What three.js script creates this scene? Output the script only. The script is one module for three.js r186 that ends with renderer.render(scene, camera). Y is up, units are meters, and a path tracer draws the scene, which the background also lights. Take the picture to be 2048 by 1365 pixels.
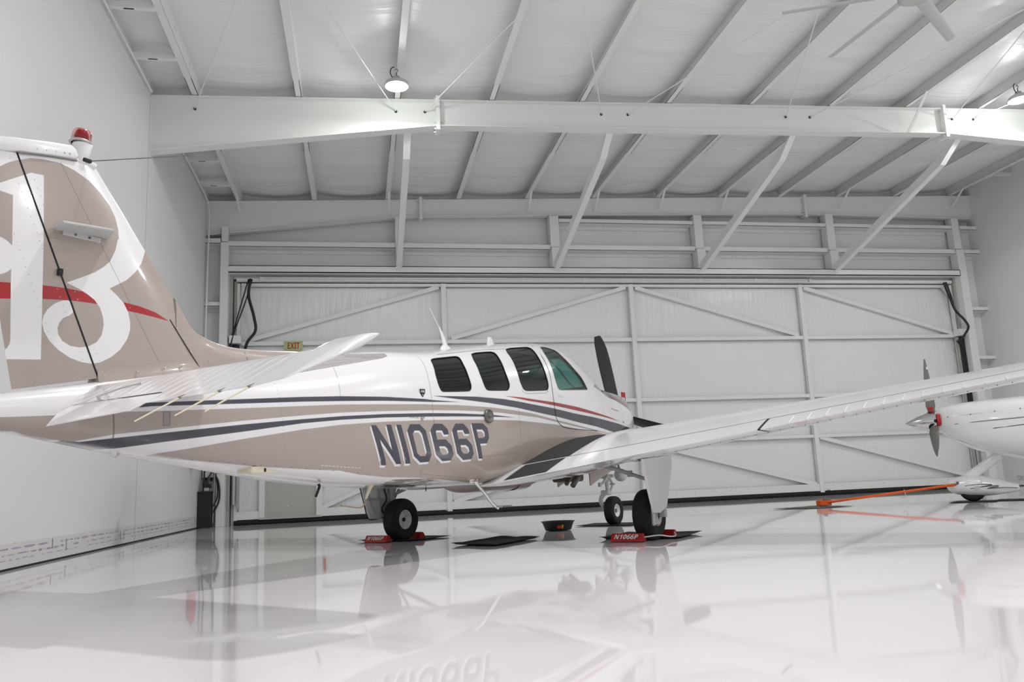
import * as THREE from 'three';
import { mergeGeometries, mergeVertices, toCreasedNormals } from 'three/addons/utils/BufferGeometryUtils.js';
import { RoundedBoxGeometry } from 'three/addons/geometries/RoundedBoxGeometry.js';
import { TessellateModifier } from 'three/addons/modifiers/TessellateModifier.js';
import { ImprovedNoise } from 'three/addons/math/ImprovedNoise.js';
import { FontLoader } from 'three/addons/loaders/FontLoader.js';
import { TextGeometry } from 'three/addons/geometries/TextGeometry.js';
import { RectAreaLightUniformsLib } from 'three/addons/lights/RectAreaLightUniformsLib.js';
import { Brush, Evaluator, SUBTRACTION, INTERSECTION } from 'three-bvh-csg';

// ---------------------------------------------------------------- camera, exposure, lamps
const scene = new THREE.Scene();
scene.background = new THREE.Color(0x111111);
const camera = new THREE.PerspectiveCamera(2 * Math.atan(682.5 / 1612.8) * 180 / Math.PI, 2048 / 1365, 0.05, 100);
camera.position.set(0, 0.546, 0);
camera.rotation.set(0.1765, -0.1914, -0.0452, 'YXZ');
scene.add(camera);
const renderer = new THREE.WebGLRenderer({ antialias: true });
renderer.toneMapping = THREE.LinearToneMapping;
renderer.toneMappingExposure = 1.15;
renderer.shadowMap.enabled = true;
RectAreaLightUniformsLib.init();
const LAMP_LEVEL = 250;                       // radiance of one high-bay diffuser
// x, z, and each lamp's share of broad light, of light thrown down by the lens (candela) and of side glow (candela)
const LAMPS = [[0.6, -11.15, 0.8, 8, 2], [11.35, -11.2, 1.3, 3, 4], [0.45, -4.9, 0.7, 26, 1.5], [11.35, -4.9, 1.3, 3, 4],
  [0.5, 1.4, 0.6, 18, 2], [11.35, 1.4, 1.4, 3, 4], [5.9, -4.9, 1, 5, 3], [5.9, 1.4, 1, 5, 3]];

// ---------------------------------------------------------------- helpers
const used = {};
function numbered(n) { const k = used[n] || 0; used[n] = k + 1; return k ? n + '_' + String(k).padStart(3, '0') : n; }
let seed = 7; const rnd = () => { seed = (seed * 1664525 + 1013904223) >>> 0; return seed / 4294967296; };
const noise = new ImprovedNoise();
const N3 = (x, y, z) => noise.noise(x, y, z);
const lerp = (a, b, t) => a + (b - a) * t;
const srgb = (r, g, b) => new THREE.Color().setRGB(r / 255, g / 255, b / 255, THREE.SRGBColorSpace);
function std(r, g, b, rough, extra = {}) { return new THREE.MeshStandardMaterial({ color: srgb(r, g, b), roughness: rough, ...extra }); }
function phys(r, g, b, rough, extra = {}) { return new THREE.MeshPhysicalMaterial({ color: srgb(r, g, b), roughness: rough, ...extra }); }
function clean(g) {
  let q = g.index ? g.toNonIndexed() : g.clone();
  if (!q.attributes.normal) q.computeVertexNormals();
  if (!q.attributes.uv) q.setAttribute('uv', new THREE.BufferAttribute(new Float32Array(q.attributes.position.count * 2), 2));
  for (const k of Object.keys(q.attributes)) if (!['position', 'normal', 'uv'].includes(k)) q.deleteAttribute(k);
  q.clearGroups(); q.morphAttributes = {};
  return q;
}
function merge(gs) { gs = [].concat(gs); return gs.length === 1 ? gs[0] : mergeGeometries(gs.map(clean)); }
function obj(name, gs, mat, parent = scene) {
  const m = new THREE.Mesh(merge(gs), mat);
  m.name = numbered(name); m.castShadow = m.receiveShadow = true; parent.add(m); return m;
}
function thing(name, label, category, p = [0, 0, 0], turn = 0, group) {
  const o = new THREE.Group(); o.name = numbered(name); scene.add(o);
  o.position.set(...p); o.rotation.y = turn; o.userData = { label, category };
  if (group) o.userData.group = group; return o;
}
function many(name, gs, mat, parent) { const m = obj(name, gs, mat, parent); m.userData.kind = 'stuff'; return m; }
function tag(o, label, category, group) { o.userData = { label, category }; if (group) o.userData.group = group; return o; }
function struct(name) { const o = new THREE.Group(); o.name = name; o.userData = { kind: 'structure' }; scene.add(o); return o; }
const V = (a) => new THREE.Vector3(a[0], a[1], a[2]);
function box(x0, x1, y0, y1, z0, z1) {
  const g = new THREE.BoxGeometry(Math.abs(x1 - x0), Math.abs(y1 - y0), Math.abs(z1 - z0));
  g.translate((x0 + x1) / 2, (y0 + y1) / 2, (z0 + z1) / 2); return g;
}
function rbox(x0, x1, y0, y1, z0, z1, r = 0.01, s = 2) {
  const g = new RoundedBoxGeometry(Math.abs(x1 - x0), Math.abs(y1 - y0), Math.abs(z1 - z0), s, r);
  g.translate((x0 + x1) / 2, (y0 + y1) / 2, (z0 + z1) / 2); return g;
}
function orient(g, p, q) {                       // turns +Y of a geometry centred on 0 along p -> q
  const a = V(p), b = V(q), d = b.clone().sub(a);
  g.applyQuaternion(new THREE.Quaternion().setFromUnitVectors(new THREE.Vector3(0, 1, 0), d.clone().normalize()));
  const m = a.add(b).multiplyScalar(0.5); g.translate(m.x, m.y, m.z); return g;
}
function rod(p, q, r, r2 = r, n = 12) { return orient(new THREE.CylinderGeometry(r2, r, V(p).distanceTo(V(q)), n), p, q); }
function bar(p, q, w, h) {                       // rectangular bar, w sideways, h in the vertical plane of the bar
  const a = V(p), b = V(q), d = b.clone().sub(a), L = d.length(); d.normalize();
  const side = new THREE.Vector3(0, 1, 0).cross(d); if (side.lengthSq() < 1e-6) side.set(1, 0, 0); side.normalize();
  const up = d.clone().cross(side).normalize();
  const g = new THREE.BoxGeometry(w, h, L);
  g.applyMatrix4(new THREE.Matrix4().makeBasis(side, up, d)); const m = a.add(b).multiplyScalar(0.5); g.translate(m.x, m.y, m.z); return g;
}
function tube(pts, r, seg = 0, n = 8) {
  const c = new THREE.CatmullRomCurve3(pts.map(V), false, 'centripetal');
  return new THREE.TubeGeometry(c, seg || pts.length * 6, r, n, false);
}
function fixWinding(g) {
  const p = g.attributes.position, ix = g.index.array; let v = 0;
  const a = new THREE.Vector3(), b = new THREE.Vector3(), c = new THREE.Vector3();
  for (let i = 0; i < ix.length; i += 3) { a.fromBufferAttribute(p, ix[i]); b.fromBufferAttribute(p, ix[i + 1]); c.fromBufferAttribute(p, ix[i + 2]); v += a.dot(b.cross(c)); }
  if (v < 0) for (let i = 0; i < ix.length; i += 3) { const k = ix[i]; ix[i] = ix[i + 1]; ix[i + 1] = k; }
  return g;
}
function loft(rings, uvOf, capped = true) {      // closed rings of equal length -> one closed surface
  const n = rings[0].length, pos = [], uv = [], idx = [];
  for (const r of rings) for (const p of r) { pos.push(...p); uv.push(...(uvOf ? uvOf(p) : [p[0], p[1]])); }
  for (let j = 0; j < rings.length - 1; j++) for (let i = 0; i < n; i++) {
    const a = j * n + i, b = j * n + (i + 1) % n, c = a + n, d = b + n; idx.push(a, c, b, b, c, d);
  }
  if (capped) for (const j of [0, rings.length - 1]) {
    const c = [0, 1, 2].map(k => rings[j].reduce((s, p) => s + p[k], 0) / n), o = pos.length / 3;
    pos.push(...c); uv.push(...(uvOf ? uvOf(c) : [c[0], c[1]]));
    for (let i = 0; i < n; i++) { const a = j * n + i, b = j * n + (i + 1) % n; if (j) idx.push(a, o, b); else idx.push(a, b, o); }
  }
  const g = new THREE.BufferGeometry();
  g.setAttribute('position', new THREE.Float32BufferAttribute(pos, 3));
  g.setAttribute('uv', new THREE.Float32BufferAttribute(uv, 2)); g.setIndex(idx);
  fixWinding(g); g.computeVertexNormals(); return g;
}
const crease = (g, a = 0.6) => toCreasedNormals(g, a);
function lathe(profile, n = 32) { return new THREE.LatheGeometry(profile.map(p => new THREE.Vector2(p[0], p[1])), n); }
function dataTex(w, h, f, repeat = true) {
  const d = new Uint8Array(w * h * 4);
  for (let y = 0; y < h; y++) for (let x = 0; x < w; x++) { const v = Math.max(0, Math.min(255, f(x / w, y / h) * 255)), o = (y * w + x) * 4; d[o] = d[o + 1] = d[o + 2] = v; d[o + 3] = 255; }
  const t = new THREE.DataTexture(d, w, h); t.magFilter = THREE.LinearFilter; t.minFilter = THREE.LinearMipmapLinearFilter; t.generateMipmaps = true;
  if (repeat) t.wrapS = t.wrapT = THREE.RepeatWrapping; t.needsUpdate = true; return t;
}
function canvasTex(w, h, draw) {
  const c = document.createElement('canvas'); c.width = w; c.height = h; const x = c.getContext('2d'); draw(x, w, h);
  const t = new THREE.CanvasTexture(c); t.colorSpace = THREE.SRGBColorSpace; t.anisotropy = 8; return t;
}
// tileable noise on a torus in the sampled plane
function tile(u, v, fu, fv, off) {
  const s = (a, b) => N3(a, b, off), x = u * fu, y = v * fv;
  const a = s(x, y), b = s(x - fu, y), c = s(x, y - fv), d = s(x - fu, y - fv);
  return lerp(lerp(a, b, u), lerp(c, d, u), v);
}

// ---------------------------------------------------------------- materials
const wrinkleX = dataTex(512, 1024, (u, v) => { // creases running along u
  const w = 0.6 * tile(u, v, 3, 60, 1.3) + 0.5 * tile(u, v, 2, 22, 5.1) + 0.3 * tile(u, v, 9, 120, 9.7);
  return 0.5 + 0.5 * Math.sign(w) * Math.pow(Math.abs(w), 1.2);
});
const wrinkleY = dataTex(1024, 512, (u, v) => {
  const w = 0.5 * tile(u, v, 46, 4, 2.3) + 0.6 * tile(u, v, 17, 3, 6.1) + 0.25 * tile(u, v, 110, 8, 3.7);
  return 0.5 + 0.5 * w;
});
wrinkleX.repeat.set(1, 1); wrinkleY.repeat.set(1, 1);
const M = {
  wall: std(240, 239, 239, 0.42),
  stain: null,
  steel: std(241, 243, 240, 0.45),
  steelGrey: std(176, 178, 172, 0.5),
  liner: std(240, 242, 242, 0.45),
  insulation: phys(247, 247, 248, 0.36, { bumpMap: wrinkleX, bumpScale: 0.020 }),
  doorVinyl: phys(242, 243, 244, 0.3, { bumpMap: wrinkleY, bumpScale: 0.022 }),
  floor: phys(243, 240, 242, 0.035, { ior: 1.5 }),
  black: std(22, 22, 23, 0.55),
  rubber: std(20, 20, 20, 0.75),
  darkGap: std(38, 38, 38, 0.8),
  white: phys(238, 238, 238, 0.22, { clearcoat: 0.6, clearcoatRoughness: 0.06 }),
  taupe: phys(172, 161, 153, 0.25, { clearcoat: 0.6, clearcoatRoughness: 0.06 }),
  taupeDull: std(150, 138, 128, 0.45),
  navy: phys(62, 61, 74, 0.25, { clearcoat: 0.6, clearcoatRoughness: 0.06 }),
  letterWhite: phys(240, 240, 240, 0.25),
  walk: std(48, 47, 47, 0.85),
  prop: std(26, 26, 27, 0.5),
  chrome: new THREE.MeshStandardMaterial({ color: srgb(215, 215, 215), roughness: 0.12, metalness: 1 }),
  alu: new THREE.MeshStandardMaterial({ color: srgb(190, 190, 188), roughness: 0.38, metalness: 0.7 }),
  gearGrey: std(196, 198, 196, 0.4),
  gearDark: std(118, 116, 110, 0.6),
  red: std(178, 22, 30, 0.42),
  redLens: phys(170, 18, 24, 0.12, { transmission: 0.35, thickness: 0.01, ior: 1.5 }),
  cream: std(232, 226, 200, 0.4),
  glass: phys(86, 132, 126, 0.015, { transmission: 1, thickness: 0, ior: 1.5 }),
  glassFront: phys(196, 226, 222, 0.015, { transmission: 1, thickness: 0, ior: 1.5 }),
  lining: std(64, 66, 66, 0.8),
  seat: std(58, 54, 52, 0.7),
  orange: std(226, 92, 26, 0.4),
  mat: std(44, 44, 44, 0.8),
  hose: std(24, 25, 26, 0.45),
  doorLeaf: std(190, 193, 184, 0.5),
  exitGreen: std(182, 198, 140, 0.5),
  brown: std(104, 92, 80, 0.6),
  tan: std(168, 150, 120, 0.6),
};
const font = await new FontLoader().loadAsync('fonts/droid/droid_sans_bold.typeface.json');
function text(s, size, depth) { const g = new TextGeometry(s, { font, size, depth, curveSegments: 4, bevelEnabled: false }); g.computeBoundingBox(); const b = g.boundingBox; g.translate(-(b.min.x + b.max.x) / 2, -(b.min.y + b.max.y) / 2, 0); return g; }

// ================================================================ HANGAR
const XL = -3.04, XR = 15.05, ZF = -16.95, ZB = 4.4;
const roofY = (x) => 6.70 + 0.0304 * x;                          // underside of the purlins
// ---- floor: glossy poured epoxy, very slightly uneven
{
  const g = new THREE.PlaneGeometry(XR - XL + 0.2, ZB - ZF + 0.6, 300, 320); g.rotateX(-Math.PI / 2); g.translate((XL + XR) / 2, 0, (ZF - 0.3 + ZB) / 2 + 0.05);
  const p = g.attributes.position;
  for (let i = 0; i < p.count; i++) {
    const x = p.getX(i), z = p.getZ(i);
    p.setY(i, -0.0008 + 0.0011 * N3(x * 0.55, z * 0.45, 3.3) + 0.00034 * N3(x * 1.7, z * 1.3, 8.1) + 0.00011 * N3(x * 4.1, z * 2.6, 1.9));
  }
  g.computeVertexNormals();
  const f = struct('floor');
  obj('floor_coating', g, M.floor, f);
  obj('floor_slab', box(XL - 0.2, XR + 0.2, -0.3, -0.01, ZF - 0.5, ZB + 0.2), M.wall, f);
}
// ---- left wall: flat panels with a dark joint at each frame line; scuffed lower edge with violet marks
const stainTex = canvasTex(2048, 128, (c, w, h) => {
  c.fillStyle = '#e2e1e1'; c.fillRect(0, 0, w, h);
  // rows of blotchy violet printing along the panel foot: u runs away from the camera
  const rows = [[30, 14], [60, 12], [88, 7]];
  for (const [y0, t] of rows) {
    let x = 0;
    while (x < w) {
      const near = 1 - x / w, L = 6 + rnd() * 34, gap = 2 + rnd() * 9, dark = rnd();
      if (rnd() < 0.9) {
        c.fillStyle = near > 0.3 ? `rgba(${150 + dark * 25 | 0},${126 + dark * 22 | 0},${158 + dark * 22 | 0},${0.45 + 0.45 * rnd()})` : `rgba(${110 + dark * 40 | 0},${88 + dark * 30 | 0},${104 + dark * 30 | 0},${0.5 + 0.4 * rnd()})`;
        c.beginPath(); c.ellipse(x + L / 2, y0 + (rnd() - 0.5) * 3, L / 2, t * (0.35 + 0.4 * rnd()) * (0.45 + 0.6 * near), 0, 0, 7); c.fill();
      }
      x += L + gap;
    }
  }
  for (const x of [420, 960, 1240, 1262, 1620]) { c.fillStyle = 'rgba(110,95,112,.6)'; c.fillRect(x, 26, 5, 68); }
  c.fillStyle = 'rgba(60,58,58,.9)'; c.fillRect(905, 8, 3, 60); for (let i = 0; i < 26; i++) c.fillRect(rnd() * w, rnd() * h, 3, 3);
});
{
  const w = struct('wall_left'); const stain = std(255, 255, 255, 0.42, { map: stainTex });
  const zs = [ZF - 0.1, -12.1, -3.9, 1.5, ZB];
  for (let i = 0; i < 4; i++) {
    const z0 = zs[i] + (i ? 0.011 : 0), z1 = zs[i + 1] - 0.011;
    obj('wall_panel', box(XL - 0.12, XL, 0.235, 7.0, z0, z1), M.wall, w);
    const s = box(XL - 0.12, XL, 0.02, 0.235, z0, z1), uv = s.attributes.uv, p = s.attributes.position;
    for (let k = 0; k < uv.count; k++) uv.setXY(k, (-2.6 - p.getZ(k)) / (-2.6 - ZF + 0.2), (p.getY(k) - 0.02) / 0.215);
    obj('wall_panel', s, stain, w);
  }
  for (const z of zs.slice(1, 4)) obj('panel_joint', box(XL - 0.13, XL - 0.006, 0, 7, z - 0.012, z + 0.012), M.black, w);
  obj('floor_joint', box(XL - 0.13, XL - 0.008, -0.02, 0.021, ZF, ZB), M.darkGap, w);
  obj('wall_backing', box(XL - 0.3, XL - 0.125, -0.3, 7.4, ZF - 0.5, ZB + 0.2), M.wall, w);
}
{
  const w = struct('wall_right');
  obj('wall_panel', box(XR, XR + 0.12, 0.02, 7.6, ZF - 0.1, -12.11), M.wall, w);
  obj('wall_panel', box(XR, XR + 0.12, 0.02, 7.6, -12.09, ZB), M.wall, w);
  obj('wall_backing', box(XR + 0.12, XR + 0.3, -0.3, 7.8, ZF - 0.5, ZB + 0.2), M.wall, w);
  obj('printed_strip', box(XR - 0.004, XR + 0.1, 0.12, 0.24, -16.6, -13.0), new THREE.MeshStandardMaterial({ roughness: 0.5, map: canvasTex(1024, 64, (c, w2, h) => {
    c.fillStyle = '#dedddc'; c.fillRect(0, 0, w2, h); c.fillStyle = '#8a6f6c';
    for (let i = 0; i < 150; i++) { c.fillRect(rnd() * w2, 12 + 18 * (i % 3), 6 + rnd() * 22, 5); }
  }) }), w);
}
{
  const w = struct('wall_back');
  obj('wall_panel', box(XL - 0.3, XR + 0.3, -0.3, 7.8, ZB, ZB + 0.2), M.wall, w);
}
// ---- ceiling: purlins, sagging vinyl-faced insulation, steel frame
const PX = Array.from({ length: 12 }, (_, i) => -2.46 + 1.534 * i);
{
  const c = struct('ceiling');
  obj('roof_deck', (() => { const g = box(XL - 0.3, XR + 0.3, 0, 0.15, ZF - 0.5, ZB + 0.2), p = g.attributes.position; for (let i = 0; i < p.count; i++) p.setY(i, p.getY(i) + roofY(p.getX(i)) + 0.34); return g; })(), M.steel, c);
  const edges = [XL - 0.1, ...PX, XR + 0.1];
  for (let i = 0; i < edges.length - 1; i++) {
    const x0 = edges[i] + (i ? 0.10 : 0), x1 = edges[i + 1] + (i < edges.length - 2 ? 0.092 : 0), n = 14, m = 200, pos = [], uv = [], idx = [];
    for (let k = 0; k <= m; k++) for (let j = 0; j <= n; j++) {
      const t = j / n, x = lerp(x0, x1, t), z = lerp(ZF - 0.1, ZB + 0.05, k / m), s = Math.sin(Math.PI * t);
      const fr = Math.abs(((z + 12.2 + 100 * 1.52) % 1.52) - 0.76) / 0.76;          // blanket seams across the bay
      let y = roofY(x) + 0.222 - 0.075 * Math.pow(s, 0.7) + s * (0.035 * N3(x * 0.5, z * 1.1, i) + 0.026 * N3(x * 0.8, z * 3.1, i + 4) + 0.011 * N3(x * 1.2, z * 9, i));
      y -= 0.03 * s * Math.pow(fr, 10);
      if (i === 0 || i === edges.length - 2) y += 0.04 * s;
      pos.push(x, y, z); uv.push(x / 3.1 + i * 0.37, z / 4.3);
    }
    for (let k = 0; k < m; k++) for (let j = 0; j < n; j++) { const a = k * (n + 1) + j; idx.push(a, a + 1, a + n + 1, a + 1, a + n + 2, a + n + 1); }
    const g = new THREE.BufferGeometry(); g.setAttribute('position', new THREE.Float32BufferAttribute(pos, 3)); g.setAttribute('uv', new THREE.Float32BufferAttribute(uv, 2)); g.setIndex(idx); g.computeVertexNormals();
    obj('insulation_blanket', g, M.insulation, c);
  }
  // Z purlins: lower flange towards +x from the web
  PX.forEach((x) => {
    const y = roofY(x), parts = [];
    for (const [z0, z1] of [[-16.9, ZB]]) {
      parts.push(box(x, x + 0.098, y, y + 0.008, z0, z1), box(x, x + 0.007, y, y + 0.022, z0, z1), box(x + 0.090, x + 0.098, y, y + 0.225, z0, z1), box(x + 0.092, x + 0.165, y + 0.218, y + 0.225, z0, z1));
    }
    const p = obj('purlin', parts, M.steel, c);
    const holes = []; for (let z = -16.2; z < -8; z += 0.95) for (const d of [-0.03, 0.03]) holes.push(rod([x + 0.098, y + 0.14, z + d], [x + 0.101, y + 0.14, z + d], 0.006, 0.006, 6));
    many('bolt_heads', holes, M.darkGap, p);
  });
  // rafters: built-up I sections, deep at the eaves
  const rafter = (zn, yTop, prof, splices, zw = 0.2) => {        // prof: [x, y underside], zn = face nearest the camera
    const r = new THREE.Group(); r.name = numbered('rafter'); c.add(r);
    const zc = zn - zw / 2, top = (x) => yTop + 0.0304 * x;
    const web = [], bot = [];
    for (let k = 0; k < prof.length - 1; k++) {
      const [x0, b0] = prof[k], [x1, b1] = prof[k + 1];
      const s = new THREE.Shape([new THREE.Vector2(x0, b0 + 0.01), new THREE.Vector2(x1, b1 + 0.01), new THREE.Vector2(x1, top(x1) - 0.01), new THREE.Vector2(x0, top(x0) - 0.01)]);
      const g = new THREE.ExtrudeGeometry(s, { depth: 0.012, bevelEnabled: false }); g.translate(0, 0, zc - 0.006); web.push(g);
      const f = new THREE.BoxGeometry(Math.hypot(x1 - x0, b1 - b0) + 0.004, 0.014, zw); f.rotateZ(Math.atan2(b1 - b0, x1 - x0)); f.translate((x0 + x1) / 2, (b0 + b1) / 2 + 0.007, zc); bot.push(f);
    }
    obj('web', web, M.steel, r); obj('lower_flange', bot, M.steel, r);
    const a = prof[0][0], b = prof[prof.length - 1][0];
    const f = new THREE.BoxGeometry(Math.hypot(b - a, 0.0304 * (b - a)), 0.014, zw); f.rotateZ(Math.atan(0.0304)); f.translate((a + b) / 2, (top(a) + top(b)) / 2 - 0.007, zc);
    obj('upper_flange', f, M.steel, r);
    for (const [x, b0] of splices) {
      obj('splice_plate', box(x - 0.03, x + 0.03, b0 - 0.07, top(x) + 0.06, zc - zw / 2 - 0.02, zc + zw / 2 + 0.02), M.steel, r);
      const nuts = []; for (const y of [b0 - 0.035, b0 + 0.09, top(x) - 0.1, top(x) + 0.03]) for (const d of [-0.06, 0.06]) nuts.push(rod([x - 0.06, y, zc + d], [x + 0.06, y, zc + d], 0.018, 0.018, 6));
      many('bolts', nuts, M.steel, r);
    }
    return r;
  };
  const rf = rafter(-12.1, 6.685, [[XL, 5.70], [1.29, 6.275], [10.6, 6.515], [XR, 6.26]], [[1.3, 6.275], [10.61, 6.515]]);
  const clips = [];
  for (const x of [-2.42, 0.635, 1.10, 4.07, 4.54, 7.47, 7.94, 10.83, 11.28]) clips.push(rod([x, roofY(x) - 0.19, -12.21], [x, roofY(x) - 0.19, -12.175], 0.022, 0.022, 8));
  many('rod_washer', clips, M.black, rf);
  rafter(-16.72, 6.685, [[XL, 5.86], [0.9, 6.32], [1.36, 6.355], [10.55, 6.57], [XR, 6.53]], [[1.36, 6.355], [10.5, 6.57]], 0.16);
  rafter(-3.9, 6.685, [[XL, 5.70], [1.29, 6.275], [10.6, 6.515], [XR, 6.26]], [[1.3, 6.275], [10.61, 6.515]]);
  rafter(2.0, 6.685, [[XL, 5.70], [1.29, 6.275], [10.6, 6.515], [XR, 6.26]], [[1.3, 6.275], [10.61, 6.515]]);
  // rods of the roof bracing, crossing from frame to frame
  const rodsAt = [[-2.42, 0.47], [0.635, -2.3], [1.10, 4.2], [4.07, 0.96], [4.54, 8.1], [7.47, 4.25], [7.94, 11.3], [10.83, 7.8], [11.28, 14.5]];
  for (const [xa, xb] of rodsAt) obj('brace_rod', rod([xa, roofY(xa) - 0.19, -12.17], [xb, roofY(xb) - 0.05, -4.05], 0.0085, 0.0085, 8), M.steel, c);
  // short struts from the left wall to the first purlin, with a dark slot
  for (const z of [-9.82, -11.03, -14.62, -15.83]) {
    const y = roofY(-2.8) - 0.02, s = obj('eave_strut', [box(XL, -2.45, y - 0.004, y + 0.075, z - 0.035, z + 0.035)], M.steel, c);
    obj('slot', box(-2.82, -2.7, y - 0.006, y - 0.003, z - 0.012, z + 0.012), M.darkGap, s);
  }
  for (const z of [-15.4, -14.3]) { const y = roofY(14.7) + 0.0; obj('eave_strut', box(14.42, XR, y - 0.01, y + 0.06, z - 0.03, z + 0.03), M.steel, c); }
  // slender flange braces from the purlins down to the end rafter
  for (const i of [0, 2, 4, 5, 6, 7, 9, 11]) { const x = PX[i] + 0.06; obj('flange_brace', bar([x, roofY(x) + 0.02, -16.25], [x + 0.02, Math.max(5.95, roofY(x) - 0.28) - (i ? 0.03 : 0), -16.74], 0.045, 0.012), M.steel, c); }
  for (const i of [8]) { const x = PX[i]; obj('flange_brace', bar([x, roofY(x), -11.5], [x, 6.5, -12.1], 0.05, 0.012), M.steel, c); }
}
// ---- door wall: columns, girts, header, liner
{
  const w = struct('wall_front');
  obj('liner', box(XL, XR, 5.0, 7.5, ZF - 0.06, ZF - 0.03), phys(242, 244, 244, 0.35, { bumpMap: wrinkleY, bumpScale: 0.004 }), w);
  obj('liner', box(XL, -2.6, 0, 5.0, ZF - 0.06, ZF - 0.03), M.liner, w);
  obj('liner', box(14.5, XR, 0, 5.0, ZF - 0.06, ZF - 0.03), M.liner, w);
  obj('wall_backing', box(XL - 0.3, XR + 0.3, -0.3, 7.8, ZF - 0.5, ZF - 0.26), M.wall, w);
  // end columns with a step where the heavier lower part stops
  obj('column', [rbox(-2.74, -2.585, 0, 5.70, -16.9, -16.66, 0.006), rbox(-2.73, -2.60, 5.715, 6.05, -16.9, -16.68, 0.006)], M.steel, w);
  obj('column', [rbox(14.38, 14.585, 0, 5.73, -16.9, -16.66, 0.006), rbox(14.37, 14.56, 5.745, 6.53, -16.9, -16.68, 0.006)], M.steel, w);
  for (const [x0, x1, top] of [[0.805, 0.945, 6.31], [4.205, 4.415, 6.4], [7.61, 7.815, 6.48], [10.955, 11.16, 6.57]]) obj('column', [rbox(x0, x1, 5.21, 5.66, -16.9, -16.62, 0.006), rbox(x0 - 0.004, x1 - 0.01, 5.675, top, -16.9, -16.66, 0.006)], M.steel, w);
  // girts: pale front flange, soffit, row of fasteners
  const girt = (x0, x1, y0, y1) => {
    const g = obj('girt', [box(x0, x1, y0, y1, -16.715, -16.7), box(x0, x1, y0 - 0.002, y0 + 0.012, -16.97, -16.7), box(x0, x1, y0 - 0.075, y0 - 0.002, -16.965, -16.955)], M.steel, w);
    const h = []; for (let x = x0 + 0.2; x < x1 - 0.1; x += 0.3) h.push(rod([x, y0 - 0.04, -16.955], [x, y0 - 0.04, -16.948], 0.008, 0.006, 6));
    if (h.length) many('fasteners', h, M.steelGrey, g);
  };
  const spans = [[-2.59, 0.8], [0.95, 4.2], [4.42, 7.6], [7.82, 10.95], [11.17, 14.37]];
  for (const [a, b] of spans) girt(a, b, 5.62, 5.735);
  for (const [a, b] of spans.slice(2)) girt(a, b, 6.25, 6.345);
  girt(XL, -2.75, 5.68, 5.79); girt(XL, -2.75, 4.36, 4.45); girt(14.6, XR, 6.24, 6.34); girt(14.6, XR, 5.63, 5.73); girt(14.6, XR, 4.2, 4.29); girt(14.6, XR, 3.0, 3.09);
  obj('header_beam', [box(-2.585, 14.4, 5.065, 5.21, -16.70, -16.66), box(-2.585, 14.4, 5.195, 5.21, -16.95, -16.66), box(-2.585, 14.4, 5.065, 5.078, -16.95, -16.66)], M.steel, w);
  obj('door_track', [box(-2.45, 14.3, 4.935, 4.995, -16.93, -16.87), box(-2.45, 14.3, 4.925, 4.937, -16.97, -16.90)], M.steel, w);
  obj('track_gap', box(-2.45, 14.3, 4.90, 4.915, -16.99, -16.95), M.darkGap, w);
  const pipe = [rod([-1.95, 4.985, -16.82], [10.4, 4.985, -16.82], 0.017), rod([-1.95, 4.945, -16.82], [10.4, 4.945, -16.82], 0.017)], cup = [];
  for (let x = -1.95; x < 10.5; x += 1.38) for (const y of [4.985, 4.945]) cup.push(rod([x - 0.03, y, -16.82], [x + 0.03, y, -16.82], 0.025));
  obj('hydraulic_pipe', pipe, M.steel, w); many('pipe_coupling', cup, M.steel, w);
  obj('jamb', [box(-2.585, -2.52, 0, 5.06, -17.1, -16.86), box(-2.50, -2.44, 0, 4.95, -17.15, -16.95)], M.steelGrey, w);
  obj('jamb', [box(14.33, 14.38, 0, 5.06, -17.1, -16.86), box(14.30, 14.34, 0, 4.95, -17.15, -16.95)], M.steelGrey, w);
  // diagonal header braces to the first frame
  for (const [x, y0] of [[0.868, 6.26], [4.29, 6.385], [7.70, 6.475], [11.04, 6.5]]) {
    const a = [x - 0.01, 5.22, -16.55], b = [x - 0.05, y0 - 0.085, -12.26], g = bar(a, b, 0.115, 0.17), p = g.attributes.position, d = V(b).sub(V(a)).normalize();
    for (let i = 0; i < p.count; i++) if (p.getZ(i) > -14 && p.getY(i) < y0 - 0.085) p.setXYZ(i, p.getX(i) - d.x * 0.55, p.getY(i) - d.y * 0.55, p.getZ(i) - d.z * 0.55);   // mitred end
    g.computeVertexNormals(); obj('diagonal_brace', g.toNonIndexed(), M.steel, w);
  }
}
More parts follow.
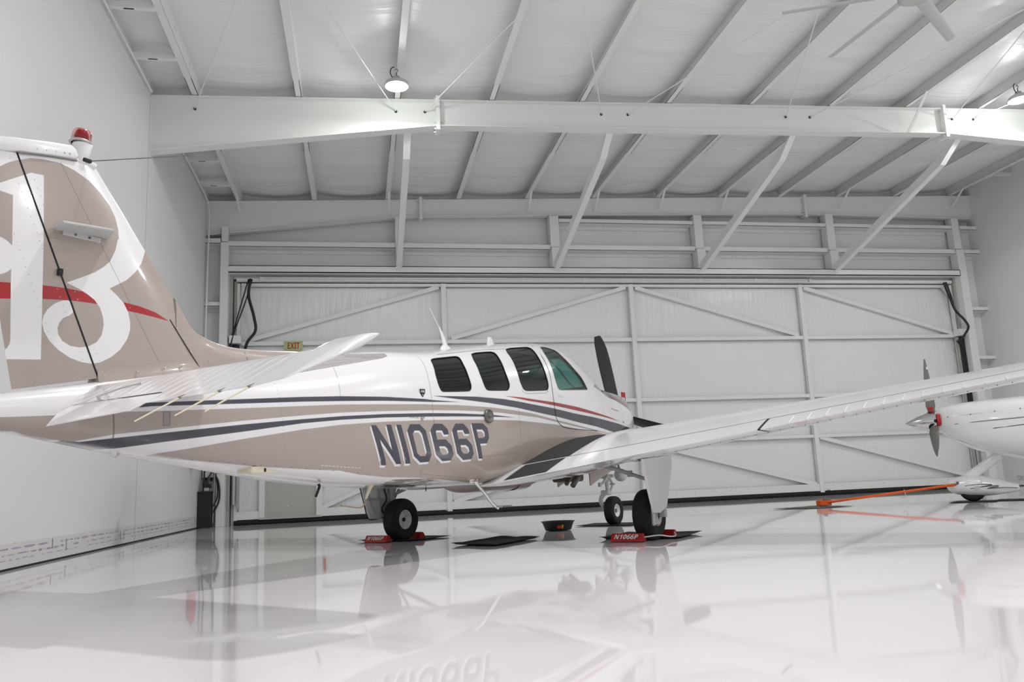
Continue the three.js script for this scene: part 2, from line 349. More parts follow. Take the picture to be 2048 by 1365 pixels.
// ---- the hydraulic hangar door: tube frame with insulation between
{
  const d = struct('door_1'), Z0 = -17.02, Z1 = -16.93, X = [-2.415, 1.82, 6.07, 10.255, 14.29], rails = [[4.84, 4.90], [3.59, 3.67], [2.23, 2.31], [1.30, 1.37], [0.10, 0.26]];
  const isX = (x) => !(x > -1.95 && x < -0.75);
  for (let i = 0; i < 4; i++) for (let k = 0; k < 4; k++) {
    const x0 = X[i], x1 = X[i + 1], y1 = rails[k][0], y0 = rails[k + 1][1];
    if (i === 0 && k >= 2) { continue; }
    const n = 40, m = 16, g = new THREE.PlaneGeometry(x1 - x0, y1 - y0, n, m), p = g.attributes.position, uv = g.attributes.uv;
    for (let q = 0; q < p.count; q++) {
      const u = uv.getX(q), v = uv.getY(q), s = Math.pow(Math.sin(Math.PI * u) * Math.sin(Math.PI * v), 0.6);
      p.setZ(q, 0.02 * s * (1 + 0.9 * N3(u * 5 + i * 7, v * 2, k * 3.1)) + 0.006 * s * N3(u * 14 + i, v * 2, k + 20));
      uv.setXY(q, (p.getX(q) + i * 1.7) / 3.4, (p.getY(q) + k) / 2.2);
    }
    g.translate((x0 + x1) / 2, (y0 + y1) / 2, -17.06); g.computeVertexNormals();
    obj('insulation_panel', g, M.doorVinyl, d);
  }
  const flat = (x0, x1, y0, y1) => { const g = new THREE.PlaneGeometry(x1 - x0, y1 - y0, 8, 8), uv = g.attributes.uv; for (let q = 0; q < uv.count; q++) uv.setXY(q, uv.getX(q) * (x1 - x0) / 3.4, uv.getY(q) * (y1 - y0) / 2.2); g.translate((x0 + x1) / 2, (y0 + y1) / 2, -17.05); obj('insulation_panel', g, M.doorVinyl, d); };
  flat(-2.37, -1.92, 0.2, 2.27); flat(-0.78, 1.82, 0.2, 1.35); flat(-0.78, 1.82, 1.35, 2.27);
  X.forEach((x, i) => obj('post', rbox(x - (i % 4 ? 0.053 : 0.03), x + (i % 4 ? 0.053 : 0.03), 0.06, 4.9, Z0, Z1 + (i % 4 ? 0.02 : 0), 0.008), M.steel, d));
  for (let k = 0; k < 5; k++) for (let i = 0; i < 4; i++) {
    const [y0, y1] = rails[k], a = X[i] + 0.05, b = X[i + 1] - 0.05;
    if (i === 0 && k >= 3) { obj('rail', rbox(-0.76, b, y0, y1, Z0, Z1, 0.006), M.steel, d); if (k === 4) obj('rail', rbox(a - 0.03, -1.9, y0, y1, Z0, Z1, 0.006), M.steel, d); continue; }
    const r = obj('rail', rbox(a, b, y0, y1, Z0, Z1, 0.006), M.steel, d);
    if (k === 4) { const h = []; for (let x = a + 0.25; x < b; x += 0.42) h.push(rod([x, 0.215, Z1], [x, 0.215, Z1 + 0.008], 0.01, 0.008, 6)); many('fasteners', h, M.steelGrey, r); }
  }
  const dg = (x0, y0, x1, y1) => obj('brace', bar([x0, y0, -16.98], [x1, y1, -16.98], 0.075, 0.085), M.steel, d);
  dg(-2.2, 3.70, 1.72, 4.83); dg(1.96, 3.69, 5.95, 4.83); dg(6.18, 4.83, 10.1, 3.69); dg(10.36, 4.83, 14.2, 3.69);
  dg(-0.74, 0.27, 1.74, 1.30); dg(1.92, 0.25, 5.98, 1.32); dg(6.18, 1.31, 10.16, 0.25); dg(10.36, 1.31, 14.2, 0.25);
  for (const [x, s] of [[-2.36, 1], [14.24, -1]]) { const g = new THREE.ExtrudeGeometry(new THREE.Shape([new THREE.Vector2(0, 0), new THREE.Vector2(0.2 * s, 0), new THREE.Vector2(0, -0.25)]), { depth: 0.01, bevelEnabled: false }); g.translate(x, 4.84, -16.97); obj('gusset', g, M.steel, d); }
  obj('bottom_seal', [box(-2.44, 14.3, 0.005, 0.095, -17.03, -16.95), rod([-2.44, 0.05, -16.95], [14.3, 0.05, -16.95], 0.045)], M.rubber, d);
  obj('backing_sheet', box(-2.44, 14.3, 0.06, 4.9, -17.15, -17.12), M.wall, d);
  obj('reflector_tape', box(-0.72, -0.675, 0.71, 0.99, Z1, Z1 + 0.004), M.red, d);
  obj('boot_pin', [rod([10.36, 0.12, -16.92], [10.44, 0.12, -16.92], 0.02), rod([6.18, 0.11, -16.92], [6.26, 0.11, -16.92], 0.02), rod([1.72, 0.1, -16.92], [1.78, 0.1, -16.92], 0.02)], M.chrome, d);
  // the walk-through door set in it
  const wd = struct('door_2');
  obj('door_frame', [box(-1.965, -1.86, 0.1, 2.27, -17.03, -16.91), box(-0.86, -0.745, 0.1, 2.27, -17.03, -16.91), box(-1.965, -0.745, 2.16, 2.24, -17.03, -16.92)], M.steel, wd);
  obj('door_leaf', [rbox(-1.86, -0.86, 0.12, 2.16, -17.02, -16.965, 0.004)], M.doorLeaf, wd);
  obj('door_stop', [box(-1.86, -1.80, 0.1, 2.16, -16.965, -16.94), box(-0.885, -0.86, 0.1, 2.16, -16.965, -16.94)], M.doorLeaf, wd);
  obj('threshold', [box(-1.95, -0.75, 0.09, 0.125, -17.0, -16.88)], M.alu, wd);
  obj('door_handle', [rod([-0.98, 1.02, -16.965], [-0.98, 1.02, -16.9], 0.012), rod([-0.98, 1.02, -16.9], [-1.1, 1.02, -16.9], 0.011), rod([-1.41, 0.33, -16.965], [-1.41, 0.33, -16.955], 0.012)], M.chrome, wd);
}
// ---- conduit on the left wall
obj('conduit_pipe', [tube([[-2.99, 6.56, -8.6], [-2.99, 6.57, -11.95]], 0.016, 4), tube([[-2.99, 6.56, -12.32], [-2.99, 6.55, -16.3], [-2.98, 6.5, -16.55], [-2.97, 6.3, -16.62], [-2.98, 5.0, -16.62], [-2.99, 3.2, -16.62]], 0.018, 60)], M.steel, scene.getObjectByName('wall_left'));
// ---- high-bay lamps
LAMPS.forEach(([x, z, broad, narrow, glow], i) => {
  const y = roofY(x) - 0.29, who = ['round high-bay lamp glowing above the left end of the roof beam', 'round high-bay lamp glowing at the right edge near the beam end', 'round high-bay lamp of the left row, second from the door', 'round high-bay lamp of the right row, second from the door', 'round high-bay lamp of the left row, farthest from the door', 'round high-bay lamp of the right row, farthest from the door', 'round high-bay lamp of the middle row, nearer the door', 'round high-bay lamp of the middle row, farther from the door'][i];
  const t = thing('high_bay_lamp', who, 'lamp', [x, y, z]);
  obj('housing', lathe([[0, 0.14], [0.05, 0.14], [0.06, 0.10], [0.10, 0.085], [0.165, 0.045], [0.178, 0.02], [0.178, -0.012], [0.165, -0.014], [0.163, 0.004], [0, 0.004]], 36), M.gearGrey, t);
  const disc = lathe([[0, -0.05], [0.05, -0.047], [0.1, -0.038], [0.14, -0.022], [0.163, 0], [0.163, 0.003], [0, 0.003]], 40);
  obj('diffuser', disc, new THREE.MeshStandardMaterial({ color: 0xffffff, emissive: 0xffffff, emissiveIntensity: 12, roughness: 0.5 }), t);
  obj('hook', [rod([0, 0.14, 0], [0, 0.21, 0], 0.009), tube([[0, 0.21, 0], [0.02, 0.24, 0], [0, 0.27, 0], [-0.018, 0.25, 0]], 0.006, 16)], M.gearDark, t);
  obj('cord', tube([[-0.05, 0.1, 0.02], [-0.09, 0.18, 0.02], [-0.075, 0.27, 0.01], [-0.03, 0.30, 0]], 0.007, 18), M.black, t);
  const L = new THREE.RectAreaLight(z > -8 ? 0xfffcfd : 0xfafffb, LAMP_LEVEL * broad, 0.27, 0.27);
  L.position.set(0, -0.054, 0); L.rotation.x = -Math.PI / 2; t.add(L);
  const spot = new THREE.SpotLight(z > -8 ? 0xfffcfd : 0xfafffb, narrow, 0, 1.13, 1, 2); spot.position.set(0, -0.07, 0); spot.target.position.set(0, -3, 0); spot.castShadow = true; spot.shadow.radius = 6; t.add(spot, spot.target);
  const side = new THREE.PointLight(z > -8 ? 0xfffcfd : 0xfafffb, glow, 0, 2); side.position.set(0, -0.075, 0); side.castShadow = true; side.shadow.radius = 4; t.add(side);
});
// ---- ceiling fan: only the tips of its blades reach into the photograph
{
  const t = thing('ceiling_fan', 'large white six-bladed ceiling fan under the roof at the top right', 'fan', [6.43, 6.0, -7.5]);
  obj('motor', lathe([[0, 0.1], [0.16, 0.1], [0.2, 0.05], [0.2, -0.06], [0.14, -0.1], [0, -0.1]], 32), M.gearGrey, t);
  obj('downrod', rod([0, 0.1, 0], [0, 0.95, 0], 0.03), M.steel, t);
  for (let k = 0; k < 6; k++) {
    const a = (-6.6 + 60 * k) * Math.PI / 180, ring = [];
    for (let j = 0; j <= 6; j++) { const r = lerp(0.18, 1.48, j / 6), w = lerp(0.075, 0.055, j / 6), q = []; for (let i = 0; i < 12; i++) { const b = i / 12 * Math.PI * 2; q.push([w * Math.cos(b), 0.012 * Math.sin(b) + 0.28 * w * Math.cos(b), -r]); } ring.push(q); }
    const g = loft(ring); g.rotateY(-a); obj('blade', crease(g), M.gearGrey, t);
  }
}

// ================================================================ AIRPLANE N1066P
// aircraft axes: x forward from the main axle, y starboard, z up; stored as (x, z, y)
const A = (x, y, z) => [x, z, y];
const ST = [
[-5.28,0.030,1.000,1.030,0.975,2.0,2.0],
[-4.90,0.085,1.030,1.125,0.930,2.1,2.4],
[-4.40,0.165,1.020,1.230,0.846,2.2,3.4],
[-3.70,0.270,1.010,1.375,0.745,2.3,4.5],
[-3.00,0.375,1.000,1.525,0.650,2.4,5.0],
[-2.30,0.470,1.000,1.635,0.590,3.0,5.0],
[-1.60,0.545,1.020,1.715,0.562,3.0,5.0],
[-0.80,0.585,1.060,1.863,0.556,3.0,5.0],
[0.00,0.592,1.100,1.988,0.562,3.0,5.0],
[0.45,0.590,1.130,2.018,0.580,3.0,4.5],
[0.80,0.585,1.150,1.975,0.595,2.6,4.0],
[1.10,0.575,1.170,1.835,0.620,2.35,4.0],
[1.40,0.560,1.190,1.672,0.650,2.3,3.6],
[1.62,0.540,1.200,1.64,0.680,2.6,3.4],
[2.00,0.480,1.200,1.630,0.720,2.6,3.2],
[2.28,0.390,1.200,1.605,0.770,2.5,3.0],
[2.44,0.305,1.200,1.565,0.840,2.3,2.6],
[2.52,0.235,1.200,1.515,0.900,2.2,2.4]
];
function st(x) {
  const n = ST.length; let i = 0; while (i < n - 2 && ST[i + 1][0] < x) i++;
  const h = ST[i + 1][0] - ST[i][0], t = (x - ST[i][0]) / h, o = [];
  for (let k = 1; k < 7; k++) {
    const m = (j) => { const a = Math.max(j - 1, 0), b = Math.min(j + 1, n - 1); return (ST[b][k] - ST[a][k]) / (ST[b][0] - ST[a][0]); };
    o.push((2 * t ** 3 - 3 * t * t + 1) * ST[i][k] + (t ** 3 - 2 * t * t + t) * h * m(i) + (3 * t * t - 2 * t ** 3) * ST[i + 1][k] + (t ** 3 - t * t) * h * m(i + 1));
  }
  return o;
}
function sideY(x, z, inset = 0) {
  let [w, zm, zt, zk, nu, nl] = st(x); w -= inset; zt -= inset; zk += inset;
  if (z > zm) return w * Math.pow(Math.max(0, 1 - Math.pow((z - zm) / (zt - zm), nu)), 1 / nu);
  return w * Math.pow(Math.max(0, 1 - Math.pow((zm - z) / (zm - zk), nl)), 1 / nl);
}
const TX = (x) => (x + 5.32) / 8.06, TZ = (z) => (z - 0.5) / 1.6;
function body(x0, x1, nx, na, inset) {
  const rings = [];
  for (let j = 0; j <= nx; j++) {
    const x = lerp(x0, x1, j / nx); let [w, zm, zt, zk, nu, nl] = st(x); w -= inset; zt -= inset; zk += inset;
    const r = [];
    for (let k = 0; k < na; k++) {
      const a = 2 * Math.PI * (k + 0.0) / na, c = Math.cos(a), s = Math.sin(a), n = s >= 0 ? nu : nl;
      const y = w * Math.sign(c) * Math.pow(Math.abs(c), 2 / n), z = s >= 0 ? zm + (zt - zm) * Math.pow(Math.abs(s), 2 / n) : zm - (zm - zk) * Math.pow(Math.abs(s), 2 / n);
      r.push(A(x, y, z));
    }
    rings.push(r);
  }
  return loft(rings, (p) => [TX(p[0]), TZ(p[1])]);
}
const T = {
  navy1:[[-4.216,1.102],[-4.179,1.106],[-3.603,1.156],[-3.152,1.195],[-2.83,1.217],[-2.439,1.234],[-2.015,1.24],[-1.938,1.236],[-1.604,1.238],[-1.957,1.22],[-2.185,1.213],[-2.443,1.204],[-2.835,1.182],[-3.158,1.162],[-3.606,1.128],[-4.18,1.085],[-4.252,1.074]],
  band_top:[[-4.933,0.996],[-4.805,1.005],[-4.674,1.015],[-4.308,1.048],[-4.061,1.064],[-3.588,1.099],[-2.838,1.157],[-2.02,1.199],[-1.97,1.199],[-1.622,1.211],[-1.351,1.214],[-1.142,1.214],[-0.872,1.208],[-0.578,1.196],[-0.095,1.155],[0.443,1.112],[1.053,1.066]],
  band_bot:[[-4.558,0.883],[-4.384,0.919],[-3.611,1.018],[-3.166,1.068],[-2.843,1.1],[-2.449,1.126],[-1.975,1.153],[-1.627,1.167],[-1.315,1.173],[-1.059,1.175],[-0.781,1.168],[-0.423,1.16],[-0.072,1.133],[0.441,1.095],[0.983,1.062]],
  navy2t:[[-4.621,0.887],[-4.534,0.879],[-4.38,0.899],[-3.59,0.996],[-3.166,1.042],[-2.844,1.074],[-2.45,1.104],[-1.976,1.13],[-1.63,1.142],[-1.318,1.148],[-1.149,1.15],[-0.832,1.143]],
  navy2b:[[-4.494,0.861],[-4.391,0.845],[-4.343,0.845],[-4.053,0.888],[-3.61,0.949],[-3.167,1.015],[-2.845,1.049],[-2.451,1.079],[-1.978,1.103],[-1.631,1.118],[-1.319,1.129],[-1.062,1.137]],
  low_top:[[-4.135,0.807],[-4.101,0.819],[-3.983,0.837],[-3.608,0.903],[-3.167,0.973],[-2.846,1.014],[-2.452,1.047],[-1.979,1.076],[-1.633,1.09],[-1.238,1.106],[-0.974,1.113],[-0.786,1.117],[-0.481,1.113],[-0.1,1.107],[0.525,1.072],[0.818,1.066]],
  navy3t:[[-1.928,1.27],[-1.684,1.282],[-1.378,1.296],[-0.996,1.3],[-0.765,1.292],[-0.559,1.282],[-0.093,1.263],[0.317,1.236],[0.824,1.216],[1.366,1.184],[1.909,1.147]],
  navy3b:[[-1.688,1.262],[-1.464,1.258],[-1.222,1.252],[-0.961,1.24],[-0.774,1.232],[-0.47,1.211],[-0.066,1.186],[0.447,1.145],[0.842,1.12],[1.29,1.077]],
  red:[[-0.963,1.33],[-0.658,1.334],[-0.55,1.33],[-0.07,1.325],[0.399,1.306],[0.836,1.274],[1.193,1.243],[1.513,1.205],[1.1,1.232],[0.83,1.246],[0.322,1.271],[-0.088,1.292],[-0.554,1.311],[-0.457,1.302],[-0.76,1.319]],
  crease:[[-4.856,0.942],[-4.687,0.901],[-4.494,0.861],[-4.282,0.828],[-3.987,0.789],[-3.435,0.733],[-3.052,0.707],[-2.829,0.697],[-2.642,0.666],[-2.392,0.644],[-2.061,0.633],[-1.263,0.575],[-0.963,0.573]],
  win0:[[-1.796,1.577],[-1.728,1.607],[-1.439,1.657],[-1.402,1.647],[-1.423,1.581],[-1.431,1.484],[-1.428,1.391],[-1.444,1.355],[-1.487,1.337],[-1.788,1.313],[-1.824,1.324],[-1.841,1.372],[-1.84,1.45]],
  win1:[[-1.193,1.701],[-1.11,1.727],[-0.9,1.759],[-0.848,1.75],[-0.859,1.687],[-0.874,1.568],[-0.86,1.445],[-0.879,1.407],[-0.92,1.383],[-1.172,1.365],[-1.227,1.37],[-1.25,1.415],[-1.262,1.51],[-1.244,1.636]],
  win2:[[-0.601,1.816],[-0.503,1.843],[-0.185,1.892],[-0.141,1.873],[-0.159,1.788],[-0.164,1.662],[-0.159,1.514],[-0.171,1.467],[-0.218,1.437],[-0.579,1.404],[-0.643,1.418],[-0.675,1.485],[-0.674,1.626],[-0.652,1.764]],
  win3:[[0.076,1.918],[0.247,1.942],[0.323,1.913],[0.375,1.833],[0.488,1.727],[0.619,1.638],[0.688,1.54],[0.678,1.51],[0.077,1.462],[0.019,1.488],[-0.002,1.568],[0.002,1.72],[0.013,1.837]],
  door_line:[[-0.022,1.929],[-0.081,1.797],[-0.081,1.656],[-0.098,1.493],[-0.103,1.387],[-0.09,1.244],[-0.062,1.155],[0.025,1.1],[0.106,1.084],[0.834,1.075]],
  w3frame:[[-0.667,1.41],[-0.647,1.387],[-0.598,1.375],[-0.24,1.406],[-0.181,1.434]],
  seam1:[[-1.901,1.618],[-1.921,1.523],[-1.941,1.409],[-1.947,1.279],[-1.942,1.131],[-1.901,0.73]],
  seam2:[[-2.818,1.464],[-2.827,1.349],[-2.839,1.212]],
  seam3:[[-0.758,1.306],[-0.759,1.137],[-0.744,0.923]],
  LN_0:[[-2.583,1.018],[-2.536,1.019],[-2.383,0.838],[-2.438,1.025],[-2.39,1.027],[-2.286,0.736],[-2.337,0.736],[-2.502,0.918],[-2.432,0.728],[-2.48,0.729]],
  L1_0:[[-2.34,1.028],[-2.29,1.029],[-2.191,0.739],[-2.242,0.739]],
  L0_0:[[-2.198,1.036],[-2.095,1.039],[-2.031,0.992],[-1.971,0.809],[-1.996,0.751],[-2.09,0.746],[-2.161,0.794],[-2.228,0.985]],
  L0_1:[[-2.15,0.989],[-2.1,0.99],[-2.073,0.963],[-2.026,0.824],[-2.042,0.795],[-2.095,0.794],[-2.127,0.819],[-2.171,0.963]],
  L6_0:[[-1.941,1.047],[-1.844,1.05],[-1.779,1.006],[-1.769,0.967],[-1.827,0.964],[-1.849,0.997],[-1.913,0.996],[-1.921,0.979],[-1.905,0.923],[-1.809,0.928],[-1.739,0.878],[-1.717,0.809],[-1.747,0.761],[-1.847,0.755],[-1.922,0.806],[-1.98,0.993]],
  L6_1:[[-1.886,0.871],[-1.819,0.872],[-1.793,0.856],[-1.777,0.825],[-1.793,0.807],[-1.847,0.805],[-1.873,0.825]],
  L6b_0:[[-1.685,1.057],[-1.585,1.06],[-1.52,1.013],[-1.51,0.978],[-1.573,0.975],[-1.596,1.007],[-1.663,1.004],[-1.669,0.988],[-1.652,0.933],[-1.549,0.938],[-1.481,0.886],[-1.46,0.816],[-1.49,0.77],[-1.597,0.763],[-1.674,0.815],[-1.728,0.999]],
  L6b_1:[[-1.632,0.883],[-1.565,0.884],[-1.531,0.866],[-1.519,0.837],[-1.536,0.815],[-1.591,0.814],[-1.619,0.834]],
  LP_0:[[-1.482,1.066],[-1.324,1.072],[-1.262,1.032],[-1.242,0.954],[-1.277,0.903],[-1.371,0.898],[-1.337,0.774],[-1.39,0.774]],
  LP_1:[[-1.414,1.016],[-1.337,1.018],[-1.311,1.0],[-1.303,0.966],[-1.323,0.948],[-1.393,0.945]],
  one:[[-4.995,2.236],[-4.839,2.342],[-4.772,2.347],[-4.751,1.979],[-4.724,1.32],[-4.904,1.305],[-4.913,1.347],[-4.892,1.364],[-4.881,1.389],[-4.879,1.412],[-4.898,1.716],[-4.906,1.942],[-4.919,2.192],[-4.993,2.201]],
  three_a:[[-5.0,2.325],[-4.959,2.361],[-4.915,2.39],[-4.848,2.423],[-4.788,2.438],[-4.686,2.445],[-4.605,2.427],[-4.515,2.391],[-4.443,2.337],[-4.386,2.277],[-4.35,2.216],[-4.331,2.15],[-4.325,2.086],[-4.332,2.08],[-4.346,2.009],[-4.377,1.935],[-4.415,1.894],[-4.466,1.851],[-4.547,1.803],[-4.617,1.764]],
  three_b:[[-4.617,1.764],[-4.544,1.739],[-4.498,1.716],[-4.458,1.691],[-4.424,1.651],[-4.405,1.602],[-4.398,1.552],[-4.407,1.493],[-4.434,1.448],[-4.477,1.42],[-4.527,1.408],[-4.577,1.411],[-4.621,1.434],[-4.644,1.467],[-4.65,1.503],[-4.641,1.535],[-4.622,1.563],[-4.592,1.58],[-4.574,1.598],[-4.572,1.621],[-4.583,1.65],[-4.603,1.666],[-4.633,1.659],[-4.674,1.635],[-4.707,1.599],[-4.726,1.559],[-4.731,1.522],[-4.718,1.475],[-4.686,1.425],[-4.636,1.38],[-4.574,1.344],[-4.511,1.326],[-4.453,1.323],[-4.409,1.334],[-4.345,1.372],[-4.293,1.423],[-4.255,1.487],[-4.239,1.542],[-4.24,1.595],[-4.255,1.652],[-4.284,1.701],[-4.327,1.74],[-4.373,1.773],[-4.27,1.844],[-4.216,1.902],[-4.175,1.965],[-4.155,2.018],[-4.135,2.064]],
  redsw:[[-4.962,1.708],[-4.737,1.727],[-4.618,1.732],[-4.518,1.728],[-4.285,1.706],[-4.186,1.698],[-4.076,1.677],[-3.982,1.638],[-4.148,1.652],[-4.255,1.658],[-4.438,1.67],[-4.59,1.667],[-4.733,1.652],[-4.956,1.619]]
};

T.win3[1] = [0.2, 1.936]; T.win3.splice(1, 0, [0.13, 1.932]);
const windshieldSide = [[1.02, 2.3], [0.86, 1.93], [0.89, 1.83], [0.94, 1.745], [1.0, 1.655], [1.06, 1.60], [1.46, 1.648], [2.0, 2.3]];
// ---- livery, painted in side view (x along, z up)
const PW = 2048, PH = 720;
const livery = canvasTex(PW, PH, (c, w, h) => {
  const X = (x) => TX(x) * w, Z = (z) => (1 - TZ(z)) * h;
  const poly = (pts, col) => { c.fillStyle = col; c.beginPath(); pts.forEach((p, i) => i ? c.lineTo(X(p[0]), Z(p[1])) : c.moveTo(X(p[0]), Z(p[1]))); c.closePath(); c.fill(); };
  const line = (pts, col, wd) => { c.strokeStyle = col; c.lineWidth = wd; c.beginPath(); pts.forEach((p, i) => i ? c.lineTo(X(p[0]), Z(p[1])) : c.moveTo(X(p[0]), Z(p[1]))); c.stroke(); };
  const rev = (a) => a.slice().reverse();
  const white = '#eeeeee', taupe = '#aca199', navy = '#3e3d4a', red = '#9a2830', grey = '#77757a';
  c.fillStyle = white; c.fillRect(0, 0, w, h);
  poly([[-5.4, 0.975], ...T.band_top, [1.15, 1.06], ...rev(T.band_bot), [-4.72, 0.895], [-4.856, 0.93], [-5.4, 0.94]], taupe);
  poly([...T.low_top, [1.3, 1.03], [2.0, 0.98], [2.8, 0.9], [2.8, 0.4], [-0.96, 0.4], ...rev(T.crease.slice(5)), [-3.987, 0.789]], taupe);
  poly(T.navy1, navy);
  poly([...T.navy2t, ...rev(T.navy2b), [-4.6, 0.86]], navy);
  poly([...T.navy3t, ...rev(T.navy3b)], navy);
  poly(T.red, red);
  poly([[0.93, 1.57], [1.2, 1.522], [1.477, 1.474], [1.839, 1.402], [2.3, 1.31], [2.8, 1.2], [2.8, 1.9], [1.72, 1.9], [1.60, 1.70], [1.2, 1.66]], grey);
  poly([[1.35, 1.512], [1.5, 1.487], [1.8, 1.435], [2.8, 1.225], [2.8, 1.26], [2.0, 1.43], [1.6, 1.5]], '#a0515c');
  const seam = 'rgba(90,88,88,.55)';
  line(T.seam1, seam, 1.2); line(T.seam2, seam, 1); line(T.seam3, seam, 1); line(T.w3frame, 'rgba(60,60,60,.75)', 1.6);
  line([[-4.396, 1.06], [-4.378, 0.86]], 'rgba(60,56,54,.8)', 1.4); line([[-1.9, 0.75], [-1.33, 0.79], [-0.7, 0.83]], seam, 1); line([[-2.06, 0.70], [-2.06, 0.66], [-0.97, 0.585]], seam, 1.2);
  line([[1.05, 1.55], [1.05, 1.0]], seam, 0.8); line([[0.96, 1.40], [1.27, 1.38], [1.3, 1.2]], 'rgba(90,88,88,.3)', 0.8);
  line([[-1.62, 1.66], [-1.0, 1.77], [-0.45, 1.845]], 'rgba(110,110,112,.8)', 2.2);
  c.fillStyle = 'rgba(150,146,142,.9)'; c.fillRect(X(-4.111), Z(1.057), X(-4.074) - X(-4.111), Z(0.975) - Z(1.057));
  c.strokeStyle = 'rgba(110,106,102,.9)'; c.lineWidth = 1.5; c.strokeRect(X(-4.111), Z(1.057), X(-4.074) - X(-4.111), Z(0.975) - Z(1.057));
  poly([[-2.085, 1.074], [-2.066, 1.095], [-2.047, 1.074], [-2.066, 1.045]], '#9c958f');
  c.fillStyle = '#55534f'; c.font = 'bold 8px sans-serif'; c.fillText('STATIC AIR', X(-2.2), Z(1.083));
  c.fillStyle = 'rgba(60,58,66,1)'; c.font = 'italic bold 12px serif'; c.save(); c.translate(X(1.30), Z(1.335)); c.rotate(0.12); c.fillText('Bonanza', 0, 0); c.restore();
  c.fillStyle = '#8a8a8a'; c.fillRect(X(1.6), Z(1.215), 16, 8);
  c.strokeStyle = 'rgba(70,70,70,.8)'; c.lineWidth = 1; c.strokeRect(X(0.012), Z(1.399), 20, 5);
  c.fillStyle = '#e8e4e0'; for (let i = 0; i < 11; i++) c.fillRect(X(-3.0 + i * 0.032), Z(0.735 - i * 0.002), 5, 2);
  // oil-stained soot on the belly behind the engine, with a ragged edge
  for (let i = 0; i < 420; i++) { const x = -2.32 + Math.abs(rnd() - rnd()) * 0.52, z = 0.5 + rnd() * 0.125; c.fillStyle = `rgba(${96 + rnd() * 20 | 0},${84 + rnd() * 18 | 0},${72 + rnd() * 14 | 0},${0.35 + 0.4 * rnd()})`; c.fillRect(X(x), Z(z), 8 + rnd() * 26, 2); }
  // rivets and fastener heads along the lower seams
  c.fillStyle = 'rgba(70,66,62,.7)'; for (let x = -4.1; x < -2.4; x += 0.11) c.fillRect(X(x), Z(lerp(0.80, 0.66, (x + 4.1) / 1.7)), 2, 2);
  for (const [xa, za, xb, zb] of [[-0.72, 1.04, -0.66, 0.75], [-0.62, 1.05, -0.56, 0.76], [-3.35, 1.35, -3.3, 0.8]]) for (let i = 0; i < 24; i++) c.fillRect(X(lerp(xa, xb, i / 23)), Z(lerp(za, zb, i / 23)), 1.4, 1.4);
});
const paint = new THREE.MeshPhysicalMaterial({ map: livery, roughness: 0.22, clearcoat: 0.7, clearcoatRoughness: 0.05 });

